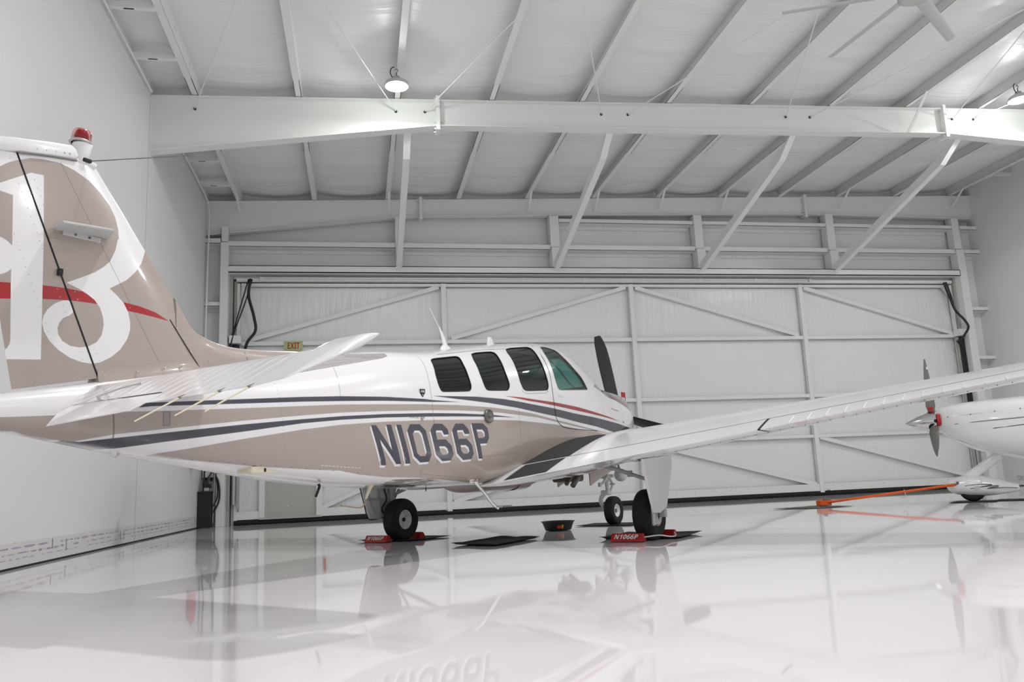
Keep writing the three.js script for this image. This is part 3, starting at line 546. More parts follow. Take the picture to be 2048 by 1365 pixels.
const plane = thing('airplane', 'beige and white single-engine low-wing airplane lettered N1066P in the foreground', 'airplane', [1.5124, 0, -8.1484], (90 - 42.61) * Math.PI / 180);
{
  const ev = new Evaluator(); ev.attributes = ['position', 'uv', 'normal']; ev.useGroups = false;
  const brush = (g) => { const b = new Brush(g); b.updateMatrixWorld(true); return b; };
  const prism = (pts, y0, y1) => {
    const c = new THREE.CatmullRomCurve3(pts.map(p => new THREE.Vector3(p[0], p[1], 0)), true, 'catmullrom', 0.25).getPoints(64);
    const g = new THREE.ExtrudeGeometry(new THREE.Shape(c.slice(0, -1).map(p => new THREE.Vector2(p.x, p.y))), { depth: y1 - y0, bevelEnabled: false });
    g.translate(0, 0, y0); return mergeVertices(g);
  };
  const hard = (pts, y0, y1) => { const g = new THREE.ExtrudeGeometry(new THREE.Shape(pts.map(p => new THREE.Vector2(p[0], p[1]))), { depth: y1 - y0, bevelEnabled: false }); g.translate(0, 0, y0); return mergeVertices(g); };
  const wins = [T.win0, T.win1, T.win2, T.win3];
  let skin = ev.evaluate(brush(body(-5.28, 2.52, 260, 96, 0)), brush(body(-2.3, 1.6, 130, 96, 0.022)), SUBTRACTION);
  let lin = ev.evaluate(brush(body(-2.25, 1.55, 110, 72, 0.026)), brush(body(-2.2, 1.5, 110, 72, 0.034)), SUBTRACTION);
  const wsp = hard(windshieldSide, -0.9, 0.9);
  for (const p of wins) { skin = ev.evaluate(skin, brush(prism(p, -0.9, 0.9)), SUBTRACTION); lin = ev.evaluate(lin, brush(prism(p, -0.9, 0.9)), SUBTRACTION); }
  skin = ev.evaluate(skin, brush(wsp), SUBTRACTION); lin = ev.evaluate(lin, brush(wsp), SUBTRACTION);
  obj('fuselage', skin.geometry, paint, plane);
  obj('cabin_lining', lin.geometry, M.lining, plane);
  const pane = ev.evaluate(brush(body(-2.2, 1.55, 130, 96, 0.005)), brush(body(-2.15, 1.52, 130, 96, 0.010)), SUBTRACTION);
  wins.forEach((p, i) => {
    for (const s of [1, -1]) {
      const g = ev.evaluate(pane, brush(prism(p, s > 0 ? 0.1 : -0.9, s > 0 ? 0.9 : -0.1)), INTERSECTION).geometry;
      const wn = obj('window', g, i === 3 ? M.glassFront : M.glass, plane);
      const c = new THREE.CatmullRomCurve3(p.map(q => new THREE.Vector3(q[0], q[1], 0)), true, 'catmullrom', 0.25).getPoints(90);
      const ring = new THREE.CatmullRomCurve3(c.slice(0, -1).map(q => new THREE.Vector3(q.x, q.y, s * (sideY(q.x, q.y) - 0.003))), true);
      obj('window_seal', new THREE.TubeGeometry(ring, 140, 0.005, 6, true), i === 3 ? M.gearDark : M.darkGap, wn);
    }
  });
  obj('windshield', ev.evaluate(pane, brush(wsp), INTERSECTION).geometry, M.glassFront, plane);
  obj('windshield_post', [tube([[0.75, 1.985, 0], [1.1, 1.862, 0], [1.4, 1.688, 0], [1.5, 1.66, 0]], 0.016, 24)], M.white, plane);
  // surface lines that have depth: the cabin door gap
  const onSide = (pts, r, m, name) => obj(name, tube(pts.map(q => [q[0], q[1], sideY(q[0], q[1]) - r * 0.35]), r, pts.length * 8), m, plane);
  onSide(T.door_line, 0.0045, M.darkGap, 'door_seal');
  // interior seen through the glass
  for (const [x, s, hb] of [[0.25, 0.27, 0.5], [0.25, -0.27, 0.5], [-0.75, 0.27, 0.45], [-0.75, -0.27, 0.45], [-1.5, 0.22, 0.32], [-1.5, -0.22, 0.32]]) obj('seat', [rbox(x - 0.25, x + 0.25, 0.95, 1.12, s - 0.2, s + 0.2, 0.04), (() => { const g = rbox(-0.06, 0.06, 0, hb, -0.19, 0.19, 0.04); g.rotateZ(0.16); g.translate(x - 0.2, 1.1, s); return g; })()], M.seat, plane);
  obj('instrument_panel', [rbox(0.98, 1.1, 1.1, 1.5, -0.46, 0.46, 0.03), rbox(1.0, 1.4, 1.47, 1.52, -0.46, 0.46, 0.02)], M.darkGap, plane);
  obj('cabin_floor', box(-1.85, 1.3, 0.80, 0.83, -0.44, 0.44), M.lining, plane);

  // ---- registration: vinyl letters with a white drop edge, following the skin
  const mark = new THREE.Group(); mark.name = 'registration_mark'; plane.add(mark);
  const tess = new TessellateModifier(0.05, 5);
  const conform = (outer, holes, dx, dz, lift) => {
    const s = new THREE.Shape(outer.map(p => new THREE.Vector2(p[0] + dx, p[1] + dz)));
    holes.forEach(hh => s.holes.push(new THREE.Path(hh.map(p => new THREE.Vector2(p[0] + dx, p[1] + dz)))));
    const g = tess.modify(new THREE.ShapeGeometry(s)), p = g.attributes.position, q = [];
    for (let i = 0; i < p.count; i++) { const x = p.getX(i), z = p.getY(i); q.push(x, z, sideY(x, z) + lift); }
    g.setAttribute('position', new THREE.Float32BufferAttribute(q, 3)); g.computeVertexNormals(); return g;
  };
  for (const [o, ...hs] of [['LN_0'], ['L1_0'], ['L0_0', 'L0_1'], ['L6_0', 'L6_1'], ['L6b_0', 'L6b_1'], ['LP_0', 'LP_1']]) {
    const L = obj('letter', conform(T[o], hs.map(k => T[k]), 0, 0, 0.0022), M.navy, mark);
    const sh = []; for (let k = 1; k <= 4; k++) sh.push(conform(T[o], hs.map(q => T[q]), -0.0098 * k / 4, -0.0165 * k / 4, 0.0016 - 0.0002 * k));
    many('letter_edge', sh, M.letterWhite, L);
  }
  const badge = new THREE.Shape([[-2.076, 1.316], [-2.011, 1.319], [-2.012, 1.29], [-2.043, 1.25], [-2.068, 1.282]].map(p => new THREE.Vector2(...p)));
  const bg = obj('badge', (() => { const g = new THREE.ExtrudeGeometry(badge, { depth: 0.003, bevelEnabled: false }); g.translate(0, 0, sideY(-2.02, 1.29) - 0.001); return g; })(), M.black, plane);
  const bt = text('A36', 0.018, 0.001); bt.translate(-2.043, 1.3, sideY(-2.02, 1.29) + 0.002); many('badge_lettering', [bt, (() => { const g = new THREE.RingGeometry(0.005, 0.009, 3); g.translate(-2.042, 1.272, sideY(-2.02, 1.29) + 0.0025); return g; })()], M.letterWhite, bg);
  // fresh-air scoop on the side
  M.ventMetal = std(112, 114, 110, 0.35, { metalness: 0.5 });
  { const g = lathe([[0, 0.006], [0.03, 0.006], [0.045, 0.014], [0.05, 0.02], [0.056, 0.02], [0.06, 0.008], [0.06, -0.004]], 32); g.rotateX(Math.PI / 2); g.translate(-1.243, 1.137, sideY(-1.243, 1.137) + 0.002);
    const v = obj('air_vent', g, M.ventMetal, plane);
    obj('vent_grille', [rod([-1.30, 1.137, sideY(-1.243, 1.137) + 0.012], [-1.19, 1.137, sideY(-1.243, 1.137) + 0.012], 0.004), (() => { const q = new THREE.SphereGeometry(0.013, 12, 8); q.translate(-1.235, 1.137, sideY(-1.243, 1.137) + 0.014); return q; })(), (() => { const q = new THREE.CylinderGeometry(0.047, 0.047, 0.004, 24); q.rotateX(Math.PI / 2); q.translate(-1.243, 1.137, sideY(-1.243, 1.137) + 0.007); return q; })()], M.gearDark, v); }
}
// ---- two-sided shells for fin, rudder, fillet (P(u, v) -> [x, z, half thickness])
function shell(P, n, m, uMap = (u) => u) {
  const rings = [];
  for (let j = 0; j <= m; j++) {
    const v = j / m, r = [];
    for (let i = 0; i <= n; i++) { const q = P(uMap(i / n), v); r.push(A(q[0], Math.max(q[2], 0.0006), q[1])); }
    for (let i = n; i >= 0; i--) { const q = P(uMap(i / n), v); r.push(A(q[0], -Math.max(q[2], 0.0006), q[1])); }
    rings.push(r);
  }
  return loft(rings, (p) => [(p[0] + 5.06) / 1.6, (p[1] - 1.1) / 1.5]);
}
const naca = (u, t) => 5 * t * (0.2969 * Math.sqrt(u) - 0.126 * u - 0.3516 * u * u + 0.2843 * u ** 3 - 0.1036 * u ** 4);
const LEx = (z) => -4.473 + (2.501 - z) * 0.78, HGx = (z) => -4.411 - (z - 1.239) * 0.422, TEx = (z) => -4.855 - (z - 1.149) * 0.22;
const finHalf = (x, z) => { const c = LEx(z) - TEx(z), u = Math.min(1, Math.max(0, (LEx(z) - x) / c)); return naca(u, 0.085) * c; };
const finArt = canvasTex(1400, 1312, (c, w, h) => {
  const X = (x) => (x + 5.06) / 1.6 * w, Z = (z) => (1 - (z - 1.1) / 1.5) * h;
  const poly = (pts, col) => { c.fillStyle = col; c.beginPath(); pts.forEach((p, i) => i ? c.lineTo(X(p[0]), Z(p[1])) : c.moveTo(X(p[0]), Z(p[1]))); c.closePath(); c.fill(); };
  c.fillStyle = '#aca199'; c.fillRect(0, 0, w, h);
  poly(T.redsw, '#a8121c');
  poly([...T.three_a, ...T.three_b.slice(1), [-3.95, 2.1], [-4.2, 2.7], [-5.2, 2.7], [-5.2, 2.29]], '#eeeeee');
  poly([...T.one, [-5.2, 2.2], [-5.2, 2.24]].filter((p, i, a) => true), '#eeeeee');
  c.beginPath(); c.ellipse(X(-4.99), Z(1.848), 95, 92, 0, 0, 7); c.fillStyle = '#eeeeee'; c.fill();
  c.strokeStyle = 'rgba(92,82,78,.75)'; c.lineWidth = 2; c.beginPath(); c.moveTo(X(-4.686), Z(2.448)); c.lineTo(X(-4.04), Z(1.362)); c.stroke();
});
const finPaint = new THREE.MeshPhysicalMaterial({ map: finArt, roughness: 0.24, clearcoat: 0.6, clearcoatRoughness: 0.06 });
{
  const finP = (g0, g1) => (u, v) => { // u: 0 = front edge, 1 = rear edge
    const zl = lerp(1.3, 2.503, v), zt = lerp(1.2, 2.434, v), xl = g0(zl), xt = g1(zt), x = lerp(xl, xt, u), z = lerp(zl, zt, u); return [x, z, finHalf(x, z)];
  };
  const fin = obj('fin', crease(shell(finP((z) => LEx(z), (z) => HGx(z) + 0.004), 26, 30, (u) => u * u), 0.7), finPaint, plane);
  const rudP = (u, v) => { const zl = lerp(1.243, 2.432, v), zt = lerp(1.15, 2.40, v), xl = HGx(zl) - 0.005, xt = TEx(zt), x = lerp(xl, xt, u), z = lerp(zl, zt, u); return [x, z, finHalf(x, z)]; };
  const rud = obj('rudder', crease(shell(rudP, 16, 30), 0.7), finPaint, plane);
  obj('hinge_seal', [shell((u, v) => { const z = lerp(1.24, 2.432, v), x = HGx(z) + lerp(0.0045, -0.0055, u); return [x, z, finHalf(x, z) + 0.0015]; }, 1, 20)], M.black, fin);
  obj('hinge_bracket', box(-4.672, -4.650, 1.795, 1.832, 0.02, 0.052), M.black, rud);
  // rudder cap with its forward horn
  const cap = [[-5.22, 2.37], [-5.006, 2.418], [-4.918, 2.436], [-4.608, 2.494], [-4.583, 2.52], [-4.60, 2.56], [-4.631, 2.576], [-4.80, 2.545], [-4.957, 2.510], [-5.08, 2.478], [-5.22, 2.42]];
  const cg = new THREE.ExtrudeGeometry(new THREE.Shape(cap.map(p => new THREE.Vector2(...p))), { depth: 0.03, bevelEnabled: true, bevelThickness: 0.022, bevelSize: 0.012, bevelOffset: -0.012, bevelSegments: 4 });
  cg.translate(0, 0, -0.015); const capM = obj('rudder_cap', crease(cg, 0.9), M.white, plane);
  obj('cap_gap', tube([[-4.918, 2.43, 0.032], [-4.76, 2.462, 0.036], [-4.60, 2.488, 0.036]], 0.005, 16), M.gearDark, capM);
  many('cap_screw', [-4.64, -4.67, -4.72, -4.77, -4.82].map((x, i) => { const g = new THREE.SphereGeometry(i < 2 ? 0.006 : 0.004, 8, 6); g.translate(x, 2.517 + (x + 4.64) * 0.18, 0.036); return g; }), M.alu, capM);
  obj('fin_cap', rbox(-4.60, -4.47, 2.485, 2.515, -0.03, 0.03, 0.012), M.white, plane);
  // dorsal fillet
  const R = [[-3.93, 1.80], [-3.879, 1.731], [-3.785, 1.615], [-3.681, 1.568], [-3.558, 1.542], [-3.431, 1.537], [-3.2, 1.552], [-3.012, 1.569], [-2.775, 1.588], [-2.5, 1.612], [-2.3, 1.63]];
  const rc = new THREE.CatmullRomCurve3(R.map(p => new THREE.Vector3(p[0], p[1], 0)), false, 'centripetal').getPoints(60);
  const rings = rc.map((p) => { const b = Math.min(st(p.x)[2] - 0.05, p.y - 0.012), f = Math.min(1, Math.max(0, (p.x + 3.7) / 0.5)), h0 = (0.047 + 0.035 * f) * (1 - 0.6 * Math.max(0, (p.x + 3.0) / 0.7)), r = [], e = lerp(0.36, 0.75, f);
    for (let i = 0; i <= 24; i++) { const a = i / 24 * Math.PI, c = Math.cos(a), s = Math.sin(a); r.push(A(p.x, h0 * Math.sign(c) * Math.pow(Math.abs(c), e), b + (p.y - b) * Math.pow(s, 0.9))); } r.push(A(p.x, 0, b - 0.03)); return r; });
  const fil = obj('dorsal_fillet', [loft(rings)], M.taupe, plane);
  obj('fillet_seam', tube([[-3.974, 1.649, finHalf(-3.974, 1.649) + 0.001], [-3.86, 1.50, finHalf(-3.86, 1.5) + 0.003], [-3.754, 1.368, finHalf(-3.754, 1.368) + 0.004]], 0.0028, 12), M.darkGap, fil);
  // rivets of fin and rudder
  M.rivet = phys(206, 198, 194, 0.3); const riv = [], rv = (x, z, r = 0.0034, out = -0.0008) => { const g = new THREE.SphereGeometry(r, 6, 4); g.translate(x, z, finHalf(x, z) + out); riv.push(g); };
  for (let z = 1.3; z < 2.42; z += 0.042) { rv(HGx(z) + 0.045, z); rv(HGx(z) - 0.05, z); if (z > 1.4) rv(lerp(HGx(z), LEx(z), 0.46), z, 0.003); rv(HGx(z) - 0.17 - 0.02 * (2.4 - z), z + 0.01); }
  for (const z of [2.2, 1.98]) for (let x = HGx(z) + 0.06; x < LEx(z) - 0.25; x += 0.045) rv(x, z - (x + 4.7) * 0.12, 0.003);
  for (let x = -4.83; x < -4.47; x += 0.035) rv(x, 1.19 + (x + 4.83) * 0.13);
  obj('rivets', riv, M.rivet, fin).userData.kind = 'stuff';
  const scr = []; for (const [x, z, y] of [[-4.4, 1.255, 0.1], [-4.2, 1.297, 0.105], [-4.02, 1.335, 0.11], [-3.9, 1.36, 0.11], [-3.70, 1.41, 0.10], [-3.92, 1.60, 0.045], [-3.87, 1.535, 0.05], [-3.82, 1.46, 0.055], [-3.4, 1.50, 0.07], [-3.39, 1.47, 0.09]]) { const g = new THREE.SphereGeometry(0.0075, 8, 6); g.translate(x, z, y * 0.6 + 0.012); scr.push(g); }
  many('screws', scr, M.alu, fil);
  // fin root fairing
  obj('root_fairing', crease(shell((u, v) => { const x = lerp(-3.72, -4.42, u), z0 = st(x)[2] - 0.02; return [x, z0 + 0.085 * v, finHalf(x, z0 + 0.085) + 0.022 * (1 - v) ** 2 + 0.0022]; }, 16, 5), 0.7), M.taupe, fin);
  // loop antenna plate on the fin
  const ap = new THREE.Shape([[-4.69, 0.03], [-4.405, 0.03], [-4.395, 0.055], [-4.465, 0.205], [-4.735, 0.185], [-4.72, 0.06]].map(p => new THREE.Vector2(p[0] + 4.55, -p[1])));
  const ag = new THREE.ExtrudeGeometry(ap, { depth: 0.006, bevelEnabled: true, bevelThickness: 0.004, bevelSize: 0.004, bevelSegments: 2 }); ag.rotateX(-Math.PI / 2); ag.rotateZ(0.062); ag.translate(-4.55, 2.062, 0);
  const ant = obj('fin_antenna', [ag], M.gearGrey, plane);
  obj('mounting_flange', [rbox(-4.66, -4.44, 2.03, 2.062, finHalf(-4.55, 2.04) - 0.004, finHalf(-4.55, 2.04) + 0.012, 0.004)], M.gearGrey, ant);
  many('flange_screws', [[-4.59, 2.045], [-4.51, 2.045]].map(([x, z]) => rod([x, z, finHalf(x, z) + 0.01], [x, z, finHalf(x, z) + 0.015], 0.007)), M.brown, ant);
  // beacon and whisker antenna
  const bx0 = -4.556;
  const bc = new THREE.Group(); bc.name = 'beacon'; plane.add(bc);
  const at = (g, x, z) => { g.rotateZ(-0.10); g.translate(x, z, 0); return g; };
  obj('beacon_base', at(lathe([[0, -0.06], [0.03, -0.06], [0.042, -0.03], [0.05, 0.02], [0.054, 0.055], [0.054, 0.065], [0, 0.065]], 32), bx0, 2.548), M.white, bc);
  obj('clamp_ring', at(lathe([[0.05, -0.006], [0.06, -0.006], [0.063, 0], [0.06, 0.007], [0.05, 0.007]], 32), bx0 - 0.006, 2.617), M.alu, bc);
  obj('lens', at(lathe([[0, 0.076], [0.036, 0.075], [0.046, 0.071], [0.0505, 0.064], [0.052, 0.056], [0.054, 0], [0, 0]], 32), bx0 - 0.006, 2.622), M.redLens, bc);
  obj('lens_core', at(lathe([[0, 0.066], [0.042, 0.064], [0.047, 0.055], [0.048, 0.002], [0, 0.002]], 24), bx0 - 0.006, 2.622), M.red, bc);
  obj('whisker_socket', rbox(-4.565, -4.515, 2.497, 2.518, 0.012, 0.05, 0.006), M.black, plane);
  for (const s of [1, -1]) obj('whisker_antenna', rod([-4.53, 2.508, s * 0.03], [-4.235, 2.50, s * 0.575], 0.0032, 0.0022, 8), M.gearDark, plane);
}
// ---- lifting surfaces: at(v) -> {le, te, up, tu(u), tl(u)} in aircraft axes
function foil(at, u0, u1, n, m, closedTE = true) {
  const rings = [];
  for (let j = 0; j <= m; j++) {
    const s = at(j / m), r = [], c = [0, 1, 2].map(k => s.te[k] - s.le[k]), L = Math.hypot(...c);
    const pt = (u, t) => { const q = [0, 1, 2].map(k => s.le[k] + c[k] * u + s.up[k] * t * (s.abs ? 1 : L)); return A(q[0], q[1], q[2]); };
    const U = (i) => { const t = i / n; return u0 === 0 ? u1 * t * t * (1.6 - 0.6 * t) : lerp(u0, u1, t); };
    for (let i = 0; i <= n; i++) r.push(pt(U(i), s.tu(U(i)))); for (let i = n; i >= 0; i--) r.push(pt(U(i), -s.tl(U(i)) - 0.0004));
    rings.push(r);
  }
  return loft(rings, (p) => [p[0], p[2]]);
}
const camber = (u) => { const m = 0.2025, k = 15.957; return (u < m ? k / 6 * (u ** 3 - 3 * m * u * u + m * m * (3 - m) * u) : k * m ** 3 / 6 * (1 - u)); };
const wingAt = (side) => (y) => {
  const t = (y - 0.57) / 4.48, te = [-1.166 + 0.16 * (y - 0.57), side * y, 0.566 + 0.142 * (y - 0.57)], c = 2.13 - 0.212 * y, a = lerp(8.5, 5.5, t) * Math.PI / 180;
  const le = [te[0] + c * Math.cos(a), side * y, te[2] + c * Math.sin(a)], th = lerp(0.16, 0.115, t);
  return { le, te, up: [-Math.sin(a), 0, Math.cos(a)], tu: (u) => naca(u, th) + camber(u), tl: (u) => naca(u, th) - camber(u) };
};
for (const side of [1, -1]) {
  const W = wingAt(side), span = (a, b) => (v) => W(lerp(a, b, v));
  const g = new THREE.Group(); g.name = numbered('wing'); plane.add(g);
  obj('wing_panel', crease(foil(span(0.4, 4.86), 0, 0.775, 26, 30), 0.7), M.white, g);
  obj('wing_panel', crease(foil(span(0.4, 0.60), 0.76, 0.985, 8, 3), 0.7), M.white, g);
  const fl = obj('flap', crease(foil(span(0.615, 2.725), 0.781, 1, 14, 16), 0.7), M.white, g);
  obj('aileron', crease(foil(span(2.75, 4.82), 0.781, 1, 14, 80), 0.7), M.white, g);
  const rib = []; for (let k = 0; k < 15; k++) { const y = 2.95 + 0.13 * k, s = W(y), P = (u, t) => { const c = [0, 1, 2].map(q => s.te[q] - s.le[q]), L = Math.hypot(...c), p = [0, 1, 2].map(q => s.le[q] + c[q] * u + s.up[q] * t * L); return A(...p); }; rib.push(tube([P(0.83, s.tu(0.83)), P(0.9, s.tu(0.9) + 0.0004), P(0.985, s.tu(0.985))], 0.0035, 8, 6), tube([P(0.83, -s.tl(0.83)), P(0.9, -s.tl(0.9)), P(0.985, -s.tl(0.985))], 0.0035, 8, 6)); }
  many('aileron_bead', rib, M.white, g);
  const tip = [], s0 = W(4.86); // rounded tip
  obj('wing_tip', crease(foil((v) => { const y = 4.86 + 0.22 * Math.sin(v * Math.PI / 2), s = W(y), k = Math.max(0.03, Math.cos(v * Math.PI / 2)), dx = 0.32 * (1 - k); return { ...s, le: [lerp(s.le[0], s.te[0], dx * 0.6), s.le[1], lerp(s.le[2], s.te[2], dx * 0.6)], tu: (u) => s.tu(u) * k, tl: (u) => s.tl(u) * k }; }, 0, 1, 24, 12), 0.9), M.white, g);
  // gap strip between wing and flaps
  const gap = (a, b) => { const q = []; for (let j = 0; j <= 20; j++) { const s = W(lerp(a, b, j / 20)), c = [0, 1, 2].map(k => s.te[k] - s.le[k]), L = Math.hypot(...c); const r = []; for (const [u, t] of [[0.7752, s.tu(0.7752) + 0.0008 / L], [0.7808, s.tu(0.7808) + 0.0008 / L], [0.7808, 0], [0.7752, 0]]) { const p = [0, 1, 2].map(k => s.le[k] + c[k] * u + s.up[k] * t * L); r.push(A(...p)); } q.push(r); } return loft(q); };
  obj('hinge_gap', gap(1.04, 4.83), M.black, g);
  obj('split_gap', crease(foil(span(2.727, 2.748), 0.783, 0.985, 8, 1), 0.5), M.black, g);
  if (side > 0) {
    // grip-coated walkway on the wing root and inboard flap
    const strip = (ya, yb, u0, u1, n, m) => { const pos = [], idx = [], uv = []; for (let j = 0; j <= m; j++) for (let i = 0; i <= n; i++) { const u = lerp(u0, u1, i / n), s = W(lerp(ya(u), yb(u), j / m)), c = [0, 1, 2].map(k => s.te[k] - s.le[k]), L = Math.hypot(...c), p = [0, 1, 2].map(k => s.le[k] + c[k] * u + s.up[k] * (s.tu(u) * L + 0.0018)); pos.push(...A(...p)); uv.push(p[0], p[1]); }
      for (let j = 0; j < m; j++) for (let i = 0; i < n; i++) { const a = j * (n + 1) + i; idx.push(a, a + 1, a + n + 1, a + 1, a + n + 2, a + n + 1); } const q = new THREE.BufferGeometry(); q.setAttribute('position', new THREE.Float32BufferAttribute(pos, 3)); q.setAttribute('uv', new THREE.Float32BufferAttribute(uv, 2)); q.setIndex(idx); q.computeVertexNormals(); return q; };
    obj('wing_walk', strip(() => 0.45, (u) => WALK(u), 0.18, 0.772, 30, 10), M.walk, g);
    obj('flap_walk', strip((u) => 0.625, (u) => 1.03 - 0.02 * u, 0.79, 0.985, 8, 6), M.walk, g);
    const rv = []; for (let k = 0; k < 40; k++) { const y = 0.9 + k * 0.095, s = W(y), c = [0, 1, 2].map(q => s.te[q] - s.le[q]), L = Math.hypot(...c), p = [0, 1, 2].map(q => s.le[q] + c[q] * 0.74 + s.up[q] * (-s.tl(0.74) * L - 0.001)); const q = new THREE.SphereGeometry(0.006, 6, 4); q.translate(...A(...p)); rv.push(q); }
    many('underside_screws', rv, M.gearDark, g);
  }
}
function WALK(u) { return u < 0.34 ? lerp(0.72, 1.02, Math.max(0, (u - 0.18) / 0.16)) : 1.03; }
// ---- tailplane with drooped elevators
const HX = -4.44, HZ = 1.171, DR = 26 * Math.PI / 180;
const E = (s, y, t) => [HX - s * Math.cos(DR) - t * Math.sin(DR) * 1, y, HZ - s * Math.sin(DR) + t * Math.cos(DR)];
for (const side of [1, -1]) {
  const g = new THREE.Group(); g.name = numbered('tailplane'); plane.add(g);
  const stab = (v) => { const y = lerp(0.05, 1.84, v), r = v > 0.93 ? Math.sqrt(Math.max(0.02, 1 - ((v - 0.93) / 0.07) ** 2)) : 1, le = [lerp(-3.84, -3.95, v) - 0.12 * (1 - r), side * y, 1.205], te = [HX + 0.012 + (v > 0.95 ? 0.14 : 0), side * y, 1.174]; return { le, te, up: [0, 0, 1], tu: (u) => 0.055 * r * Math.pow(Math.max(0, u), 0.45) * (1 - 0.35 * u), tl: (u) => 0.05 * r * Math.pow(Math.max(0, u), 0.5) * (1 - 0.45 * u) }; };
  obj('stabilizer', crease(foil(stab, 0, 1, 20, 40), 0.7), M.white, g);
  const TEs = (y) => y < 1.10 ? 0.45 : y < 1.80 ? 0.435 - 0.02 * (y - 1.1) : y < 1.94 ? lerp(0.421, 0.37, (y - 1.8) / 0.14) : lerp(0.37, 0.13, Math.min(1, (y - 1.94) / 0.075));
  const root = (y) => y < 0.32 ? lerp(0.02, 0.3, (y - 0.08) / 0.24) : y < 0.56 ? 0.295 : y < 1.09 ? 0.305 + 0.02 * (y - 0.56) : TEs(y);
  const beads = (v, u) => (u > 0.12 && u < 0.93 ? 0.0024 * Math.pow(Math.abs(Math.cos(Math.PI * v / 0.088)), 10) * Math.min(1, (u - 0.12) * 12, (0.93 - u) * 12) : 0);
  const el = (v) => { const y = lerp(0.08, 2.013, v), s0 = y > 1.80 ? -0.175 * Math.min(1, (y - 1.80) / 0.012) : -0.005, s1 = root(y), le = E(s0, side * y, 0), te = E(s1, side * y, 0), rr = y > 1.95 ? Math.sqrt(Math.max(0.05, 1 - ((y - 1.95) / 0.064) ** 2)) : 1;
    const full = Math.max(0.2, TEs(y)); return { abs: true, le, te, up: [-Math.sin(DR), 0, Math.cos(DR)], tu: (u) => { const s = lerp(s0, s1, u), q = Math.max(0, 1 - Math.max(0, s) / full); return rr * (0.024 * q * (s0 < -0.01 ? Math.min(1, Math.sqrt(Math.max(0, (s - s0) / 0.06))) : Math.min(1, Math.sqrt(Math.max(0.02, u * 14)))) + 0.0012) + (y < 1.75 ? beads(y, s / full) : 0); }, tl: (u) => { const s = lerp(s0, s1, u), q = Math.max(0, 1 - Math.max(0, s) / full); return rr * (0.024 * q * (s0 < -0.01 ? Math.min(1, Math.sqrt(Math.max(0, (s - s0) / 0.06))) : 1) + 0.0012); } }; };
  const ev = obj('elevator', crease(foil(el, 0, 1, 26, side > 0 ? 380 : 120), 0.5), M.white, g);
    { const sh = new THREE.Shape([[0.30, 0.335], [0.30, 0.56], [0.325, 1.085], [0.522, 1.112], [0.59, 0.57], [0.39, 0.335]].map(p => new THREE.Vector2(p[0], p[1])));
        const ex = new THREE.ExtrudeGeometry(sh, { depth: 0.009, bevelEnabled: true, bevelThickness: 0.002, bevelSize: 0.002, bevelSegments: 1 }); const p = ex.attributes.position;
    for (let i = 0; i < p.count; i++) { const s = p.getX(i), y = p.getY(i), t = (p.getZ(i) - 0.0045) * lerp(1, 0.35, Math.min(1, Math.max(0, (s - 0.3) / 0.26))), c = A(...E(s, side * y, t)); p.setXYZ(i, ...c); }
    ex.computeVertexNormals(); const tb = obj('trim_tab', crease(ex, 0.5), M.white, g);
    obj('tab_hinge', tube([A(...E(0.298, side * 0.56, 0.008)), A(...E(0.32, side * 1.085, 0.008))], 0.003, 6), M.gearDark, tb);
    obj('tab_pushrod', [tube([A(...E(0.12, side * 0.66, 0.024)), A(...E(0.2, side * 0.60, 0.032)), A(...E(0.295, side * 0.555, 0.032))], 0.005, 10), rod(A(...E(0.295, side * 0.555, 0.0)), A(...E(0.295, side * 0.555, 0.036)), 0.008)], M.gearGrey, tb); }
  for (const y of [1.349, 1.604, 1.783]) { const a = E(TEs(y) - 0.01, side * y, 0), b = [a[0] - 0.21, a[1] - side * 0.01, a[2] - 0.115]; const w = obj('static_wick', rod(A(...a), A(...b), 0.0042, 0.003, 8), M.cream, ev); obj('wick_clamp', rod(A(a[0] + 0.02, a[1], a[2] + 0.008), A(a[0] - 0.015, a[1], a[2] - 0.006), 0.006), M.gearDark, w); }
}
